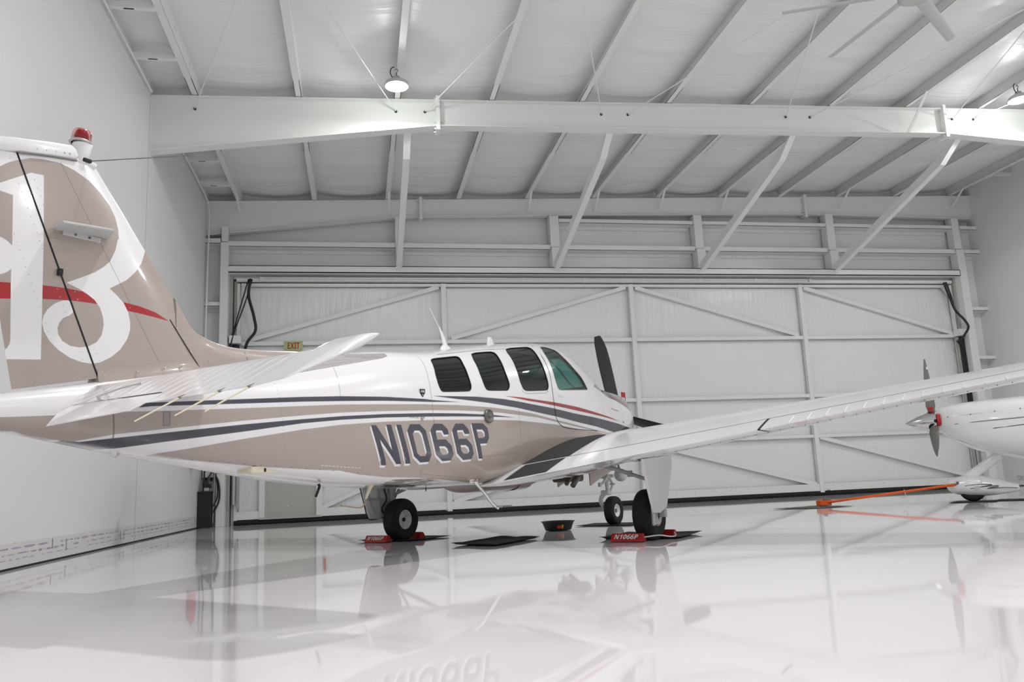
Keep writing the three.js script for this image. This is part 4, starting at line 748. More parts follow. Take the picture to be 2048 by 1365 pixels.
// ---- landing gear
function wheelParts(parent, x, y, r, w, rimR, outSide) {
  const p = [[rimR, -w * 0.36], [rimR + 0.012, -w * 0.42], [r * 0.78, -w * 0.5], [r * 0.92, -w * 0.44], [r * 0.985, -w * 0.28], [r, -w * 0.1], [r, w * 0.1], [r * 0.985, w * 0.28], [r * 0.92, w * 0.44], [r * 0.78, w * 0.5], [rimR + 0.012, w * 0.42], [rimR, w * 0.36]];
  const c = new THREE.CatmullRomCurve3(p.map(q => new THREE.Vector3(q[0], q[1], 0)), false, 'centripetal').getPoints(44).map(q => [q.x, q.y]);
  const t = lathe(c, 48); t.rotateX(Math.PI / 2); t.translate(x, r - 0.004, y);
  obj('tyre', t, M.rubber, parent);
  const h = lathe([[0, -w * 0.22], [0.03, -w * 0.24], [0.034, -w * 0.16], [rimR * 0.55, -w * 0.14], [rimR * 0.82, -w * 0.26], [rimR * 0.9, -w * 0.38], [rimR, -w * 0.40], [rimR + 0.004, -w * 0.34], [rimR + 0.004, w * 0.34], [rimR, w * 0.40], [rimR * 0.9, w * 0.38], [rimR * 0.82, w * 0.26], [rimR * 0.55, w * 0.14], [0.034, w * 0.16], [0.03, w * 0.24], [0, w * 0.22]], 40); h.rotateX(Math.PI / 2); h.translate(x, r - 0.004, y);
  const hub = obj('wheel_hub', h, M.letterWhite, parent);
  const cap = []; for (const s of [1, -1]) { cap.push(rod([x, r - 0.004, y + s * w * 0.2], [x, r - 0.004, y + s * w * 0.30], 0.026, 0.022, 20)); for (let k = 0; k < 3; k++) { const a = k * 2.094 + 0.5; cap.push(rod([x + Math.cos(a) * rimR * 0.62, r - 0.004 + Math.sin(a) * rimR * 0.62, y + s * w * 0.13], [x + Math.cos(a) * rimR * 0.62, r - 0.004 + Math.sin(a) * rimR * 0.62, y + s * w * 0.17], 0.009)); } }
  many('hub_bolts', cap, M.darkGap, hub);
}
for (const side of [-1, 1]) {
  const g = new THREE.Group(); g.name = numbered('main_gear'); plane.add(g);
  const y = side * 1.46, yl = y + side * 0.135;
  wheelParts(g, 0, y, 0.229, 0.17, 0.102);
  obj('strut', [rod([0, 0.225, yl], [0.0, 0.44, yl], 0.026), rod([0, 0.40, yl], [0.0, 0.78, yl - side * 0.01], 0.037), rod([0, 0.225, yl + side * 0.02], [0, 0.225, y], 0.018), rbox(-0.03, 0.03, 0.2, 0.27, yl - 0.03, yl + 0.03, 0.01)], M.gearGrey, g);
  obj('torque_link', [bar([-0.04, 0.27, yl], [-0.14, 0.36, yl], 0.03, 0.016), bar([-0.14, 0.36, yl], [-0.045, 0.46, yl], 0.03, 0.016)], M.gearGrey, g);
  obj('side_brace', [rod([0.02, 0.50, yl - side * 0.03], [0.05, 0.60, yl - side * 0.32], 0.017), rod([0.05, 0.60, yl - side * 0.32], [0.06, 0.70, yl - side * 0.62], 0.02), rod([0.05, 0.57, yl - side * 0.32], [0.05, 0.63, yl - side * 0.32], 0.026)], M.gearGrey, g);
  obj('drag_brace', [rod([0.03, 0.42, yl], [0.26, 0.74, yl - side * 0.02], 0.014), rod([-0.03, 0.46, yl], [-0.2, 0.72, yl - side * 0.02], 0.014)], M.gearGrey, g);
  obj('brake', [rbox(-0.16, -0.06, 0.13, 0.30, y + side * 0.055, y + side * 0.115, 0.015), (() => { const d = lathe([[0.05, -0.006], [0.105, -0.006], [0.105, 0.006], [0.05, 0.006]], 28); d.rotateX(Math.PI / 2); d.translate(0, 0.225, y + side * 0.075); return d; })()], M.alu, g);
  obj('brake_line', tube([[-0.10, 0.26, yl - side * 0.03], [-0.16, 0.34, yl], [-0.11, 0.45, yl - side * 0.03], [-0.13, 0.56, yl - side * 0.02], [-0.06, 0.70, yl]], 0.008, 28), M.black, g);
  // gear door on the outer side of the leg, slightly dished and bowed
  const yd = side * 1.63, D = [[-0.50, 0.715], [0.185, 0.757], [0.175, 0.65], [-0.02, 0.29], [-0.19, 0.245], [-0.33, 0.255], [-0.41, 0.44]];
  const sh = new THREE.Shape(D.map(p => new THREE.Vector2(...p)));
  const dg = new THREE.ExtrudeGeometry(sh, { depth: 0.012, bevelEnabled: true, bevelThickness: 0.004, bevelSize: 0.006, bevelOffset: -0.006, bevelSegments: 2 }); dg.translate(0, 0, yd);
  const door = obj('gear_door', dg, M.white, g);
  const ri = []; for (const [a, b] of [[[-0.42, 0.68], [-0.28, 0.30]], [[0.12, 0.66], [-0.06, 0.32]], [[-0.4, 0.62], [0.12, 0.64]], [[-0.36, 0.46], [0.02, 0.46]], [[-0.2, 0.68], [-0.16, 0.29]]]) ri.push(bar([a[0], a[1], yd - side * 0.012 + (side < 0 ? 0.012 : 0)], [b[0], b[1], yd - side * 0.012 + (side < 0 ? 0.012 : 0)], 0.02, 0.022));
  many('door_rib', ri, M.gearGrey, door);
  if (side < 0) obj('door_seal', tube([[-0.50, 0.715, yd], [-0.41, 0.44, yd], [-0.33, 0.255, yd], [-0.19, 0.245, yd]], 0.006, 24), M.black, door);
  obj('door_link', rod([-0.05, 0.36, yl], [-0.05, 0.36, yd], 0.009), M.gearGrey, g); obj('door_link', rod([0.0, 0.62, yl], [0.0, 0.62, yd], 0.009), M.gearGrey, g);
  obj('wheel_well', box(-0.5, 0.2, 0.712, 0.722, side * 0.62, side * 1.6), M.brown, g);
}
{
  const g = new THREE.Group(); g.name = 'nose_gear'; plane.add(g);
  wheelParts(g, 2.36, 0, 0.178, 0.128, 0.078);
  obj('fork', [tube([[2.36, 0.175, -0.085], [2.27, 0.22, -0.09], [2.19, 0.32, -0.085], [2.2, 0.40, -0.03]], 0.027, 24, 10), rbox(2.17, 2.28, 0.37, 0.43, -0.075, 0.03, 0.015), rod([2.36, 0.174, -0.1], [2.36, 0.174, 0.05], 0.014)], M.gearGrey, g);
  obj('strut', [rod([2.225, 0.39, 0], [2.205, 0.56, 0], 0.024), rod([2.207, 0.53, 0], [2.17, 0.92, 0], 0.036)], M.gearGrey, g);
  obj('torque_link', [bar([2.26, 0.42, 0.02], [2.34, 0.50, 0.02], 0.024, 0.014), bar([2.34, 0.50, 0.02], [2.25, 0.58, 0.02], 0.024, 0.014), rod([2.34, 0.50, -0.02], [2.34, 0.50, 0.05], 0.012)], M.gearGrey, g);
  obj('steering_arm', [tube([[2.19, 0.60, 0.03], [2.10, 0.575, 0.05], [2.0, 0.52, 0.05], [1.93, 0.50, 0.04]], 0.017, 18), rod([1.93, 0.475, 0.04], [1.93, 0.525, 0.04], 0.022), rod([2.11, 0.55, 0.05], [2.13, 0.64, 0.02], 0.014), rod([2.2, 0.6, -0.07], [2.2, 0.6, 0.1], 0.02)], M.gearGrey, g);
  obj('drag_brace', [rod([2.2, 0.58, 0.05], [1.85, 0.78, 0.07], 0.015), rod([2.2, 0.58, -0.05], [1.85, 0.78, -0.07], 0.015)], M.gearGrey, g);
  const tl = lathe([[0, -0.068], [0.025, -0.064], [0.048, -0.05], [0.066, -0.028], [0.074, 0], [0.08, 0.002], [0.08, 0.012], [0.074, 0.014], [0, 0.008]], 36); tl.rotateZ(-Math.PI / 2); tl.rotateY(0.35); tl.translate(2.37, 0.608, 0.12);
  const L = obj('taxi_light', tl, M.gearGrey, g);
  obj('light_bracket', [rod([2.36, 0.675, 0.12], [2.32, 0.80, 0.10], 0.012), rod([2.34, 0.70, 0.11], [2.21, 0.66, 0.04], 0.009)], M.gearDark, L);
  for (const s of [1, -1]) { const sh = new THREE.Shape([[1.32, 0.72], [2.12, 0.80], [2.05, 0.70], [1.62, 0.585], [1.34, 0.50]].map(p => new THREE.Vector2(...p))); const q = new THREE.ExtrudeGeometry(sh, { depth: 0.01, bevelEnabled: true, bevelThickness: 0.003, bevelSize: 0.004, bevelSegments: 1 }); q.translate(0, 0, s * 0.21 - 0.005); obj('nose_gear_door', q, M.taupe, g); }
  obj('nose_gear_bay', [rbox(1.1, 1.3, 0.55, 0.72, -0.16, 0.16, 0.03)], M.brown, g);
  obj('exhaust_stub', [rod([0.95, 0.60, 0.26], [0.80, 0.51, 0.27], 0.03), rod([1.02, 0.62, 0.14], [0.88, 0.53, 0.15], 0.025)], M.gearDark, plane);
}
// ---- propeller, spinner
{
  const g = new THREE.Group(); g.name = 'propeller'; plane.add(g);
  const hub = [2.64, 1.375];
  const sp = lathe([[0, 0.40], [0.03, 0.385], [0.08, 0.33], [0.13, 0.24], [0.165, 0.12], [0.178, 0], [0.178, -0.06], [0, -0.06]], 36); sp.rotateZ(-Math.PI / 2); sp.translate(hub[0], hub[1], 0); obj('spinner', sp, M.white, g);
  for (let k = 0; k < 3; k++) {
    const ring = []; for (let j = 0; j <= 22; j++) { const t = j / 22, r = lerp(0.12, 1.10, t), w = t < 0.12 ? lerp(0.04, 0.085, t / 0.12) : 0.092 * Math.pow(Math.max(0.02, 1 - Math.pow((t - 0.12) / 0.92, 6)), 0.5) * (1 - 0.12 * t), th = lerp(0.03, 0.006, Math.sqrt(t)), tw = -lerp(1.05, 0.36, t), off = t > 0.8 ? 0.06 * (t - 0.8) : 0, q = [];
      for (let i = 0; i < 16; i++) { const b = i / 16 * Math.PI * 2, cx = w * Math.cos(b) + off, cz = th * Math.sin(b); q.push([cz * Math.cos(tw) + cx * Math.sin(tw), r, -(cx * Math.cos(tw) - cz * Math.sin(tw))]); } ring.push(q); }
    const b = loft(ring); b.rotateX(-(10.2 - 120 * k) * Math.PI / 180); b.translate(hub[0], hub[1], 0);
    obj('blade', crease(b, 0.8), M.prop, g);
  }
  const f = obj('prop_flag', [box(2.42, 2.54, 1.585, 1.65, 0.18, 0.184)].map(q => { q.rotateZ(0); return q; }), M.red, plane);
  obj('flag_cord', [rod([2.535, 1.50, 0.182], [2.535, 1.655, 0.182], 0.0035), rod([2.40, 1.565, 0.182], [2.46, 1.545, 0.18], 0.004)], M.black, f);
}
// ---- antennas, step, belly fittings
{
  const topZ = (x, y) => { let lo = st(x)[1], hi = st(x)[2]; for (let i = 0; i < 30; i++) { const m = (lo + hi) / 2; if (sideY(x, m) > Math.abs(y)) lo = m; else hi = m; } return lo; };
  const wa = new THREE.Group(); wa.name = 'whip_antenna'; plane.add(wa);
  const z0 = topZ(-1.1, 0.05);
  obj('antenna_base', crease(loft([[[-1.205, z0 - 0.02], [-1.04, z0 - 0.015]], [[-1.19, z0 + 0.012], [-1.06, z0 + 0.016]], [[-1.165, z0 + 0.03], [-1.10, z0 + 0.034]], [[-1.19, z0 + 0.11], [-1.14, z0 + 0.112]], [[-1.225, z0 + 0.19], [-1.205, z0 + 0.191]]].map(([a, b], k) => { const q = []; for (let i = 0; i < 16; i++) { const t = i / 16 * Math.PI * 2, w = [0.035, 0.03, 0.014, 0.011, 0.006][k]; q.push([lerp(a[0], b[0], 0.5 + 0.5 * Math.cos(t)), lerp(a[1], b[1], 0.5 + 0.5 * Math.cos(t)), 0.05 + w * Math.sin(t)]); } return q; })), 0.8), M.white, wa);
  obj('whip', rod([-1.213, z0 + 0.18, 0.05], [-1.35, z0 + 0.345, 0.05], 0.0045, 0.0028, 8), M.white, wa);
  const z1 = topZ(-0.38, 0.05);
  const bl = new THREE.ExtrudeGeometry(new THREE.Shape([[-0.425, -0.01], [-0.28, 0.0], [-0.33, 0.02], [-0.365, 0.075], [-0.41, 0.072]].map(p => new THREE.Vector2(p[0], p[1] + z1))), { depth: 0.012, bevelEnabled: true, bevelThickness: 0.004, bevelSize: 0.003, bevelSegments: 2 }); bl.translate(0, 0, 0.044); obj('blade_antenna', bl, M.white, plane);
  // boarding step
  const zs = sideY(-1.33, 0.60), stp = new THREE.Group(); stp.name = 'boarding_step'; plane.add(stp);
  const pl = obj('step_plate', rbox(-1.39, -1.285, 0.575, 0.645, zs - 0.012, zs + 0.008, 0.004), M.white, stp);
  many('plate_screws', [[-1.375, 0.63], [-1.375, 0.59], [-1.298, 0.59], [-1.298, 0.63]].map(([x, z]) => rod([x, z, zs + 0.006], [x, z, zs + 0.011], 0.006)), M.gearDark, pl);
  obj('warning_mark', box(-1.33, -1.314, 0.585, 0.638, zs + 0.0075, zs + 0.0088), M.red, pl);
  obj('step_tube', [tube([[-1.345, 0.60, zs - 0.01], [-1.345, 0.575, zs + 0.02], [-1.25, 0.485, zs + 0.045], [-1.17, 0.385, zs + 0.08], [-1.13, 0.355, zs + 0.10]], 0.014, 40, 12)], M.chrome, stp);
  const sg = new THREE.CylinderGeometry(0.085, 0.085, 0.02, 28, 1, false, 0, Math.PI); sg.scale(1, 1, 0.75); sg.rotateY(0); sg.rotateX(0.0); sg.translate(-1.06, 0.365, zs + 0.09); obj('step_pad', [rbox(-1.16, -0.99, 0.36, 0.376, zs + 0.055, zs + 0.155, 0.006)], M.chrome, stp);
  // belly
  const bf = []; for (let j = 0; j <= 16; j++) { const t = j / 16, x = lerp(-1.18, 0.2, t), w = 0.17 * Math.min(1, Math.sin(Math.PI * Math.min(0.5, t * 1.6)) ), d = 0.075 * Math.pow(Math.max(0.02, Math.sin(Math.PI * Math.min(0.5, t * 2))), 0.8) * (t > 0.93 ? Math.sqrt(Math.max(0.05, 1 - ((t - 0.93) / 0.07) ** 2)) : 1), q = []; for (let i = 0; i < 20; i++) { const a = i / 20 * Math.PI * 2; q.push([x, 0.565 - d * Math.max(0, -Math.sin(a)) + 0.02 * Math.max(0, Math.sin(a)), w * Math.cos(a)]); } bf.push(q); }
  const fair = obj('belly_fairing', crease(loft(bf), 0.8), M.taupe, plane); obj('fairing_seam', tube([[-0.12, 0.56, 0.172], [-0.12, 0.51, 0.13], [-0.12, 0.49, 0.0]], 0.004, 12), M.darkGap, fair);
  const adf = obj('belly_antenna', rbox(-3.50, -3.26, 0.69, 0.765, 0.10, 0.245, 0.016, 3), M.cream, plane);
  obj('antenna_strap', [box(-3.397, -3.383, 0.70, 0.785, 0.242, 0.249), box(-3.415, -3.36, 0.782, 0.793, 0.242, 0.249), box(-3.495, -3.265, 0.735, 0.739, 0.243, 0.2465)], M.black, adf);
  const bw = new THREE.Group(); bw.name = 'bent_whip_antenna'; plane.add(bw);
  obj('antenna_base', crease(loft([[-2.29, -2.185, 0.63, 0.05], [-2.275, -2.2, 0.6, 0.03], [-2.275, -2.235, 0.57, 0.016], [-2.31, -2.29, 0.49, 0.008]].map(([a, b, z, w]) => { const q = []; for (let i = 0; i < 14; i++) { const t = i / 14 * Math.PI * 2; q.push([lerp(a, b, 0.5 + 0.5 * Math.cos(t)), z, 0.12 + w * Math.sin(t)]); } return q; })), 0.8), M.cream, bw);
  obj('bent_rod', tube([[-2.30, 0.49, 0.12], [-2.325, 0.44, 0.12], [-2.36, 0.428, 0.12], [-2.57, 0.452, 0.12]], 0.005, 24), M.tan, bw);
  obj('tail_tiedown', [tube([[-4.31, 0.845, 0], [-4.3, 0.81, 0], [-4.275, 0.797, 0], [-4.25, 0.812, 0], [-4.232, 0.84, 0]], 0.008, 24), rbox(-4.32, -4.22, 0.835, 0.85, -0.03, 0.03, 0.005)], M.white, plane);
  obj('drain_tube', [tube([[-2.755, 0.615, 0.08], [-2.75, 0.60, 0.085], [-2.76, 0.575, 0.085]], 0.010, 10), tube([[-2.76, 0.575, 0.085], [-2.785, 0.525, 0.085]], 0.009, 4)], M.black, plane); obj('drain_tube', rod([-1.66, 0.56, 0.2], [-1.66, 0.525, 0.2], 0.004), M.black, plane);
  const keel = []; for (let j = 0; j <= 20; j++) { const x = lerp(-4.25, -2.35, j / 20), zk = st(x)[3], q = []; for (let i = 0; i < 10; i++) { const t = i / 10 * Math.PI * 2; q.push([x, zk + 0.004 + 0.012 * Math.sin(t), 0.0 + 0.02 * Math.cos(t)]); } keel.push(q); } obj('keel_strip', loft(keel), M.white, plane);
  obj('tail_tip', (() => { const q = lathe([[0, 0.07], [0.012, 0.065], [0.024, 0.03], [0.027, 0], [0, 0]], 16); q.rotateZ(Math.PI / 2); q.translate(-5.275, 1.002, 0); return q; })(), M.letterWhite, plane);
}

// ================================================================ SECOND AIRPLANE (nose at the right edge)
{
  const dir = Math.atan2(0.616, 0.788);           // aft axis s runs right and towards the camera
  const p2 = thing('airplane', 'white airplane with a pointed chrome spinner, half cut off by the right edge', 'airplane', [8.83, 0, -10.62], -dir);
  // local X = aft, Y = up, Z = to the camera side
  const S2 = [[-0.33, 0.150, 1.37, 1.05], [-0.25, 0.24, 1.405, 0.99], [-0.12, 0.34, 1.432, 0.885], [0.0, 0.40, 1.448, 0.815], [0.14, 0.45, 1.46, 0.745], [0.30, 0.50, 1.468, 0.695], [0.5, 0.545, 1.475, 0.645], [0.75, 0.58, 1.485, 0.58], [1.0, 0.61, 1.50, 0.54], [1.4, 0.64, 1.72, 0.5], [1.9, 0.66, 1.98, 0.48], [2.8, 0.66, 2.05, 0.48], [3.8, 0.5, 1.85, 0.6], [5.0, 0.24, 1.55, 0.95], [6.2, 0.08, 1.45, 1.2]];
  const rings = []; for (let j = 0; j <= 90; j++) { const x = lerp(-0.33, 6.2, (j / 90) ** 1.5); let i = 0; while (i < S2.length - 2 && S2[i + 1][0] < x) i++; const t = (x - S2[i][0]) / (S2[i + 1][0] - S2[i][0]), w = lerp(S2[i][1], S2[i + 1][1], t), zt = lerp(S2[i][2], S2[i + 1][2], t), zk = lerp(S2[i][3], S2[i + 1][3], t), q = [];
    for (let k = 0; k < 56; k++) { const a = k / 56 * Math.PI * 2, n = 2.3, c = Math.cos(a), s = Math.sin(a); q.push([x, (zt + zk) / 2 + (zt - zk) / 2 * Math.sign(s) * Math.pow(Math.abs(s), 2 / n), w * Math.sign(c) * Math.pow(Math.abs(c), 2 / n)]); } rings.push(q); }
  obj('fuselage', loft(rings), M.white, p2);
  const half = (x, z) => { let i = 0; while (i < S2.length - 2 && S2[i + 1][0] < x) i++; const t = (x - S2[i][0]) / (S2[i + 1][0] - S2[i][0]), w = lerp(S2[i][1], S2[i + 1][1], t), zt = lerp(S2[i][2], S2[i + 1][2], t), zk = lerp(S2[i][3], S2[i + 1][3], t), s = Math.abs((z - (zt + zk) / 2) / ((zt - zk) / 2)); return w * Math.pow(Math.max(0, 1 - Math.pow(s, 2.3)), 1 / 2.3); };
  const on2 = (pts, r, m, nm) => obj(nm, tube(pts.map(([x, z]) => [x, z, half(x, z) - r * 0.4]), r, pts.length * 10), m, p2);
  on2([[-0.10, 1.13], [0.2, 1.14], [0.5, 1.148], [0.9, 1.162], [1.4, 1.18]], 0.007, M.gearDark, 'pinstripe'); on2([[0.36, 1.03], [0.6, 1.046], [0.9, 1.068], [1.4, 1.10]], 0.006, M.black, 'pinstripe');
  on2([[-0.24, 1.23], [0.0, 1.248], [0.4, 1.268], [0.9, 1.285], [1.3, 1.29]], 0.0014, M.steelGrey, 'cowl_seam'); on2([[-0.2, 0.985], [-0.1, 0.91], [0.0, 0.86], [0.15, 0.79]], 0.0022, M.gearDark, 'cowl_seam');
  many('cowl_fasteners', [[-0.18, 1.24], [0.11, 1.252], [0.41, 1.268], [0.72, 1.28]].map(([x, z]) => rod([x, z, half(x, z) - 0.004], [x, z, half(x, z) + 0.003], 0.011)), M.gearDark, p2);
  const pr = new THREE.Group(); pr.name = 'propeller'; p2.add(pr);
  const hz = 1.195, sp = lathe([[0, 0.415], [0.012, 0.408], [0.05, 0.34], [0.10, 0.23], [0.14, 0.12], [0.163, 0.02], [0.168, 0], [0.172, -0.004], [0.172, -0.02], [0, -0.02]], 40); sp.rotateZ(Math.PI / 2); sp.translate(-0.345, hz, 0); obj('spinner', sp, M.chrome, pr);
  for (let k = 0; k < 3; k++) {
    const ring = []; for (let j = 0; j <= 18; j++) { const t = j / 18, r = lerp(0.10, 0.965, t), w = t < 0.15 ? lerp(0.035, 0.07, t / 0.15) : 0.078 * Math.pow(Math.max(0.01, 1 - Math.pow((t - 0.15) / 0.87, 3)), 0.6), th = lerp(0.03, 0.006, t), tw = -lerp(0.45, 1.15, t), q = []; for (let i = 0; i < 12; i++) { const b = i / 12 * Math.PI * 2, cx = w * Math.cos(b), cz = th * Math.sin(b); q.push([cz * Math.sin(tw) + cx * Math.cos(tw), r, cx * Math.sin(tw) - cz * Math.cos(tw)]); } ring.push(q); }
    const b = loft(ring); b.rotateX((2 + 120 * k) * Math.PI / 180); b.translate(-0.385, hz, 0);
    const bl = obj('blade', crease(b, 0.8), M.gearDark, pr);
    if (k === 0) obj('tip_band', [rbox(-0.415, -0.355, hz + 0.80, hz + 0.845, -0.035, 0.035, 0.008)], M.letterWhite, bl);
    const c = rod([0, 0.08, 0], [0, 0.155, 0], 0.062, 0.062, 20); c.rotateX((2 + 120 * k) * Math.PI / 180); c.translate(-0.385, hz, 0); obj('blade_root', c, M.black, bl);
  }
  for (const s of [1, -1]) { const q = new THREE.CylinderGeometry(0.095, 0.095, 0.05, 32); q.rotateZ(Math.PI / 2); q.translate(-0.30, 1.215, s * 0.15); const pg = obj('inlet_plug', q, M.red, p2); if (s > 0) obj('plug_knob', (() => { const e = new THREE.SphereGeometry(0.025, 12, 8); e.translate(-0.345, 1.205, 0.19); return e; })(), M.black, pg); }
  obj('warning_flag', [box(-0.43, -0.36, 1.365, 1.42, 0.05, 0.054)].map(q => q), M.red, p2);
  // nose leg and wheel fairing
  const leg = []; for (let j = 0; j <= 10; j++) { const t = j / 10, x = lerp(0.42, -0.03, t), z = lerp(0.66, 0.345, t), q = []; for (let i = 0; i < 18; i++) { const a = i / 18 * Math.PI * 2; q.push([x + 0.07 * 0.57 * Math.cos(a), z - 0.07 * 0.82 * Math.cos(a), 0.04 * Math.sin(a)]); } leg.push(q); }
  const wl2 = []; const WF = [[-0.318, 0.235, 0.005, 0.0], [-0.29, 0.325, 0.17, 0.07], [-0.2, 0.362, 0.115, 0.105], [-0.05, 0.393, 0.088, 0.125], [0.12, 0.382, 0.078, 0.125], [0.3, 0.335, 0.090, 0.1], [0.48, 0.27, 0.115, 0.07], [0.605, 0.236, 0.138, 0.035]];
  for (let j = 0; j <= 40; j++) { const x = lerp(-0.315, 0.605, j / 40); let i = 0; while (i < WF.length - 2 && WF[i + 1][0] < x) i++; const t = (x - WF[i][0]) / (WF[i + 1][0] - WF[i][0]), e = i === 0 ? Math.sqrt(t) : t, zt = lerp(i ? WF[i][1] : 0.245, WF[i + 1][1], e), zk = lerp(i ? WF[i][2] : 0.235, WF[i + 1][2], e), w = lerp(i ? WF[i][3] : 0.004, WF[i + 1][3], e), q = []; for (let k = 0; k < 32; k++) { const a = k / 32 * Math.PI * 2; q.push([x, (zt + zk) / 2 + (zt - zk) / 2 * Math.sin(a), w * Math.cos(a)]); } wl2.push(q); }
  const gear = new THREE.Group(); gear.name = 'nose_gear'; p2.add(gear);
  const legG = loft(leg.map(r => r.map(([x, y, z]) => [x, y, z]))); obj('leg', crease(legG, 0.9), M.white, gear);
  const fr = obj('wheel_fairing', loft(wl2), M.white, gear);
  const fy = 0.118; const zig = (pts, r) => tube(pts.map(([x, z]) => [x, z, 0.124 * Math.sqrt(Math.max(0.05, 1 - ((x - 0.05) / 0.62) ** 2)) * Math.sqrt(Math.max(0.1, 1 - ((z - 0.235) / 0.16) ** 2)) + 0.001]), r, pts.length * 6);
  many('fairing_stripe', [zig([[-0.08, 0.236], [0.1, 0.252], [0.27, 0.243], [0.2, 0.228], [0.06, 0.205], [-0.02, 0.195]], 0.004), zig([[0.06, 0.205], [0.22, 0.222], [0.35, 0.222], [0.28, 0.205], [0.2, 0.19]], 0.004), zig([[0.2, 0.19], [0.35, 0.193], [0.48, 0.19], [0.58, 0.18]], 0.004)], M.black, fr);
  obj('fairing_cap', rod([0.07, 0.20, 0.115], [0.07, 0.20, 0.129], 0.03, 0.03, 20), M.gearGrey, fr);
  obj('fairing_seam', zig([[0.12, 0.375], [0.135, 0.30], [0.14, 0.22], [0.135, 0.12]], 0.0018), M.steelGrey, fr);
  const tw = lathe([[0.05, -0.05], [0.13, -0.062], [0.165, -0.05], [0.178, -0.02], [0.178, 0.02], [0.165, 0.05], [0.13, 0.062], [0.05, 0.05]], 40); tw.rotateX(Math.PI / 2); tw.translate(0.01, 0.185, 0); obj('tyre', tw, M.rubber, gear);
  for (const s of [1, -1]) { const r = []; for (let j = 0; j <= 8; j++) { const t = j / 8, c = lerp(1.45, 0.85, t), q = []; for (let i = 0; i < 24; i++) { const a = i / 24 * Math.PI * 2; q.push([1.75 + c * 0.5 - c * 0.5 * Math.cos(a) + 0.1 * t, 0.72 + 0.38 * t + c * 0.07 * Math.sin(a) * (0.6 + 0.4 * Math.cos(a)), s * lerp(0.4, 5.6, t)]); } r.push(q); } obj('wing', crease(loft(r), 0.8), M.white, p2); }
  const ws = []; obj('windshield', (() => { const q = new THREE.SphereGeometry(0.6, 32, 20, 0, Math.PI * 2, 0, Math.PI / 2); q.scale(1.35, 0.72, 0.98); q.translate(2.2, 1.66, 0); return q; })(), M.darkGap, p2);
  { const q = shellSimple([[5.3, 1.45], [6.25, 1.4], [6.75, 2.65], [6.25, 2.68]], 0.05); obj('fin', q, M.white, p2); }
}
function shellSimple(pts, th) { const g = new THREE.ExtrudeGeometry(new THREE.Shape(pts.map(p => new THREE.Vector2(...p))), { depth: th, bevelEnabled: true, bevelThickness: 0.015, bevelSize: 0.02, bevelSegments: 2 }); g.translate(0, 0, -th / 2); return g; }

// ================================================================ THINGS ON THE FLOOR
const aw = (x, y) => { const s = Math.sin(42.61 * Math.PI / 180), c = Math.cos(42.61 * Math.PI / 180); return [1.5124 + x * s + y * c, -8.1484 - x * c + y * s]; };
const AT = (90 - 42.61) * Math.PI / 180;
function matThing(label, corners, curl = 0.012, cat = 'mat', mat = M.mat, name = 'floor_mat') { // corners: four [x, z] in order
  const n = 18, pos = [], idx = [], uv = [], cx = corners.reduce((s, c) => s + c[0], 0) / 4, cz = corners.reduce((s, c) => s + c[1], 0) / 4;
  for (const lay of [0, 1]) for (let j = 0; j <= n; j++) for (let i = 0; i <= n; i++) { const u = i / n, v = j / n, x = lerp(lerp(corners[0][0], corners[1][0], u), lerp(corners[3][0], corners[2][0], u), v), z = lerp(lerp(corners[0][1], corners[1][1], u), lerp(corners[3][1], corners[2][1], u), v); const e = Math.max(Math.abs(u - 0.5), Math.abs(v - 0.5)) * 2; const y = 0.0015 + curl * Math.pow(e, 9) * (0.5 + 0.8 * Math.abs(N3(x * 2.2, z * 2.2, 4))); pos.push(x - cx, y + (lay ? 0.004 : 0), z - cz); uv.push(u, v); }
  const K = (n + 1) * (n + 1); for (const lay of [0, 1]) for (let j = 0; j < n; j++) for (let i = 0; i < n; i++) { const a = lay * K + j * (n + 1) + i; if (lay) idx.push(a, a + n + 1, a + 1, a + 1, a + n + 1, a + n + 2); else idx.push(a, a + 1, a + n + 1, a + 1, a + n + 2, a + n + 1); }
  const edge = []; for (let i = 0; i < n; i++) edge.push([i, i + 1]); for (let j = 0; j < n; j++) edge.push([j * (n + 1) + n, (j + 1) * (n + 1) + n]); for (let i = n; i > 0; i--) edge.push([n * (n + 1) + i, n * (n + 1) + i - 1]); for (let j = n; j > 0; j--) edge.push([j * (n + 1), (j - 1) * (n + 1)]);
  for (const [a, b] of edge) idx.push(a, a + K, b, b, a + K, b + K);
  const g = new THREE.BufferGeometry(); g.setAttribute('position', new THREE.Float32BufferAttribute(pos, 3)); g.setAttribute('uv', new THREE.Float32BufferAttribute(uv, 2)); g.setIndex(idx); g.computeVertexNormals();
  const m = obj(name, crease(g, 0.5), mat); m.position.set(cx, 0, cz); return tag(m, label, cat);
}
matThing('thin dark rubber mat under the left main wheel of the beige airplane', [aw(-0.17, -1.93), aw(-0.14, -1.20), aw(0.52, -1.18), aw(0.55, -1.95)], 0.018);
matThing('thin dark rubber mat under the right main wheel with a curled corner', [aw(0.02, 0.93), aw(0.08, 1.70), aw(0.74, 1.68), aw(0.72, 0.92)], 0.03);
matThing('thin dark mat under the small nose wheel of the beige airplane', [aw(2.08, -0.4), aw(2.1, 0.33), aw(2.62, 0.33), aw(2.6, -0.4)], 0.01);
matThing('loose dark doubled mat lying alone on the floor under the fuselage', [[0.849, -7.893], [1.208, -7.455], [1.774, -8.168], [1.431, -8.462]], 0.03);
{ const t = matThing('thin olive grey mat under the orange towbar head', [[6.19, -11.62], [6.66, -11.17], [7.3, -11.28], [7.05, -11.95]], 0.006, 'mat', std(92, 94, 80, 0.8)); }
matThing('dark mat under the nose wheel of the white airplane at right', [[8.42, -10.62], [8.92, -10.28], [9.3, -10.62], [8.85, -10.98]], 0.006);
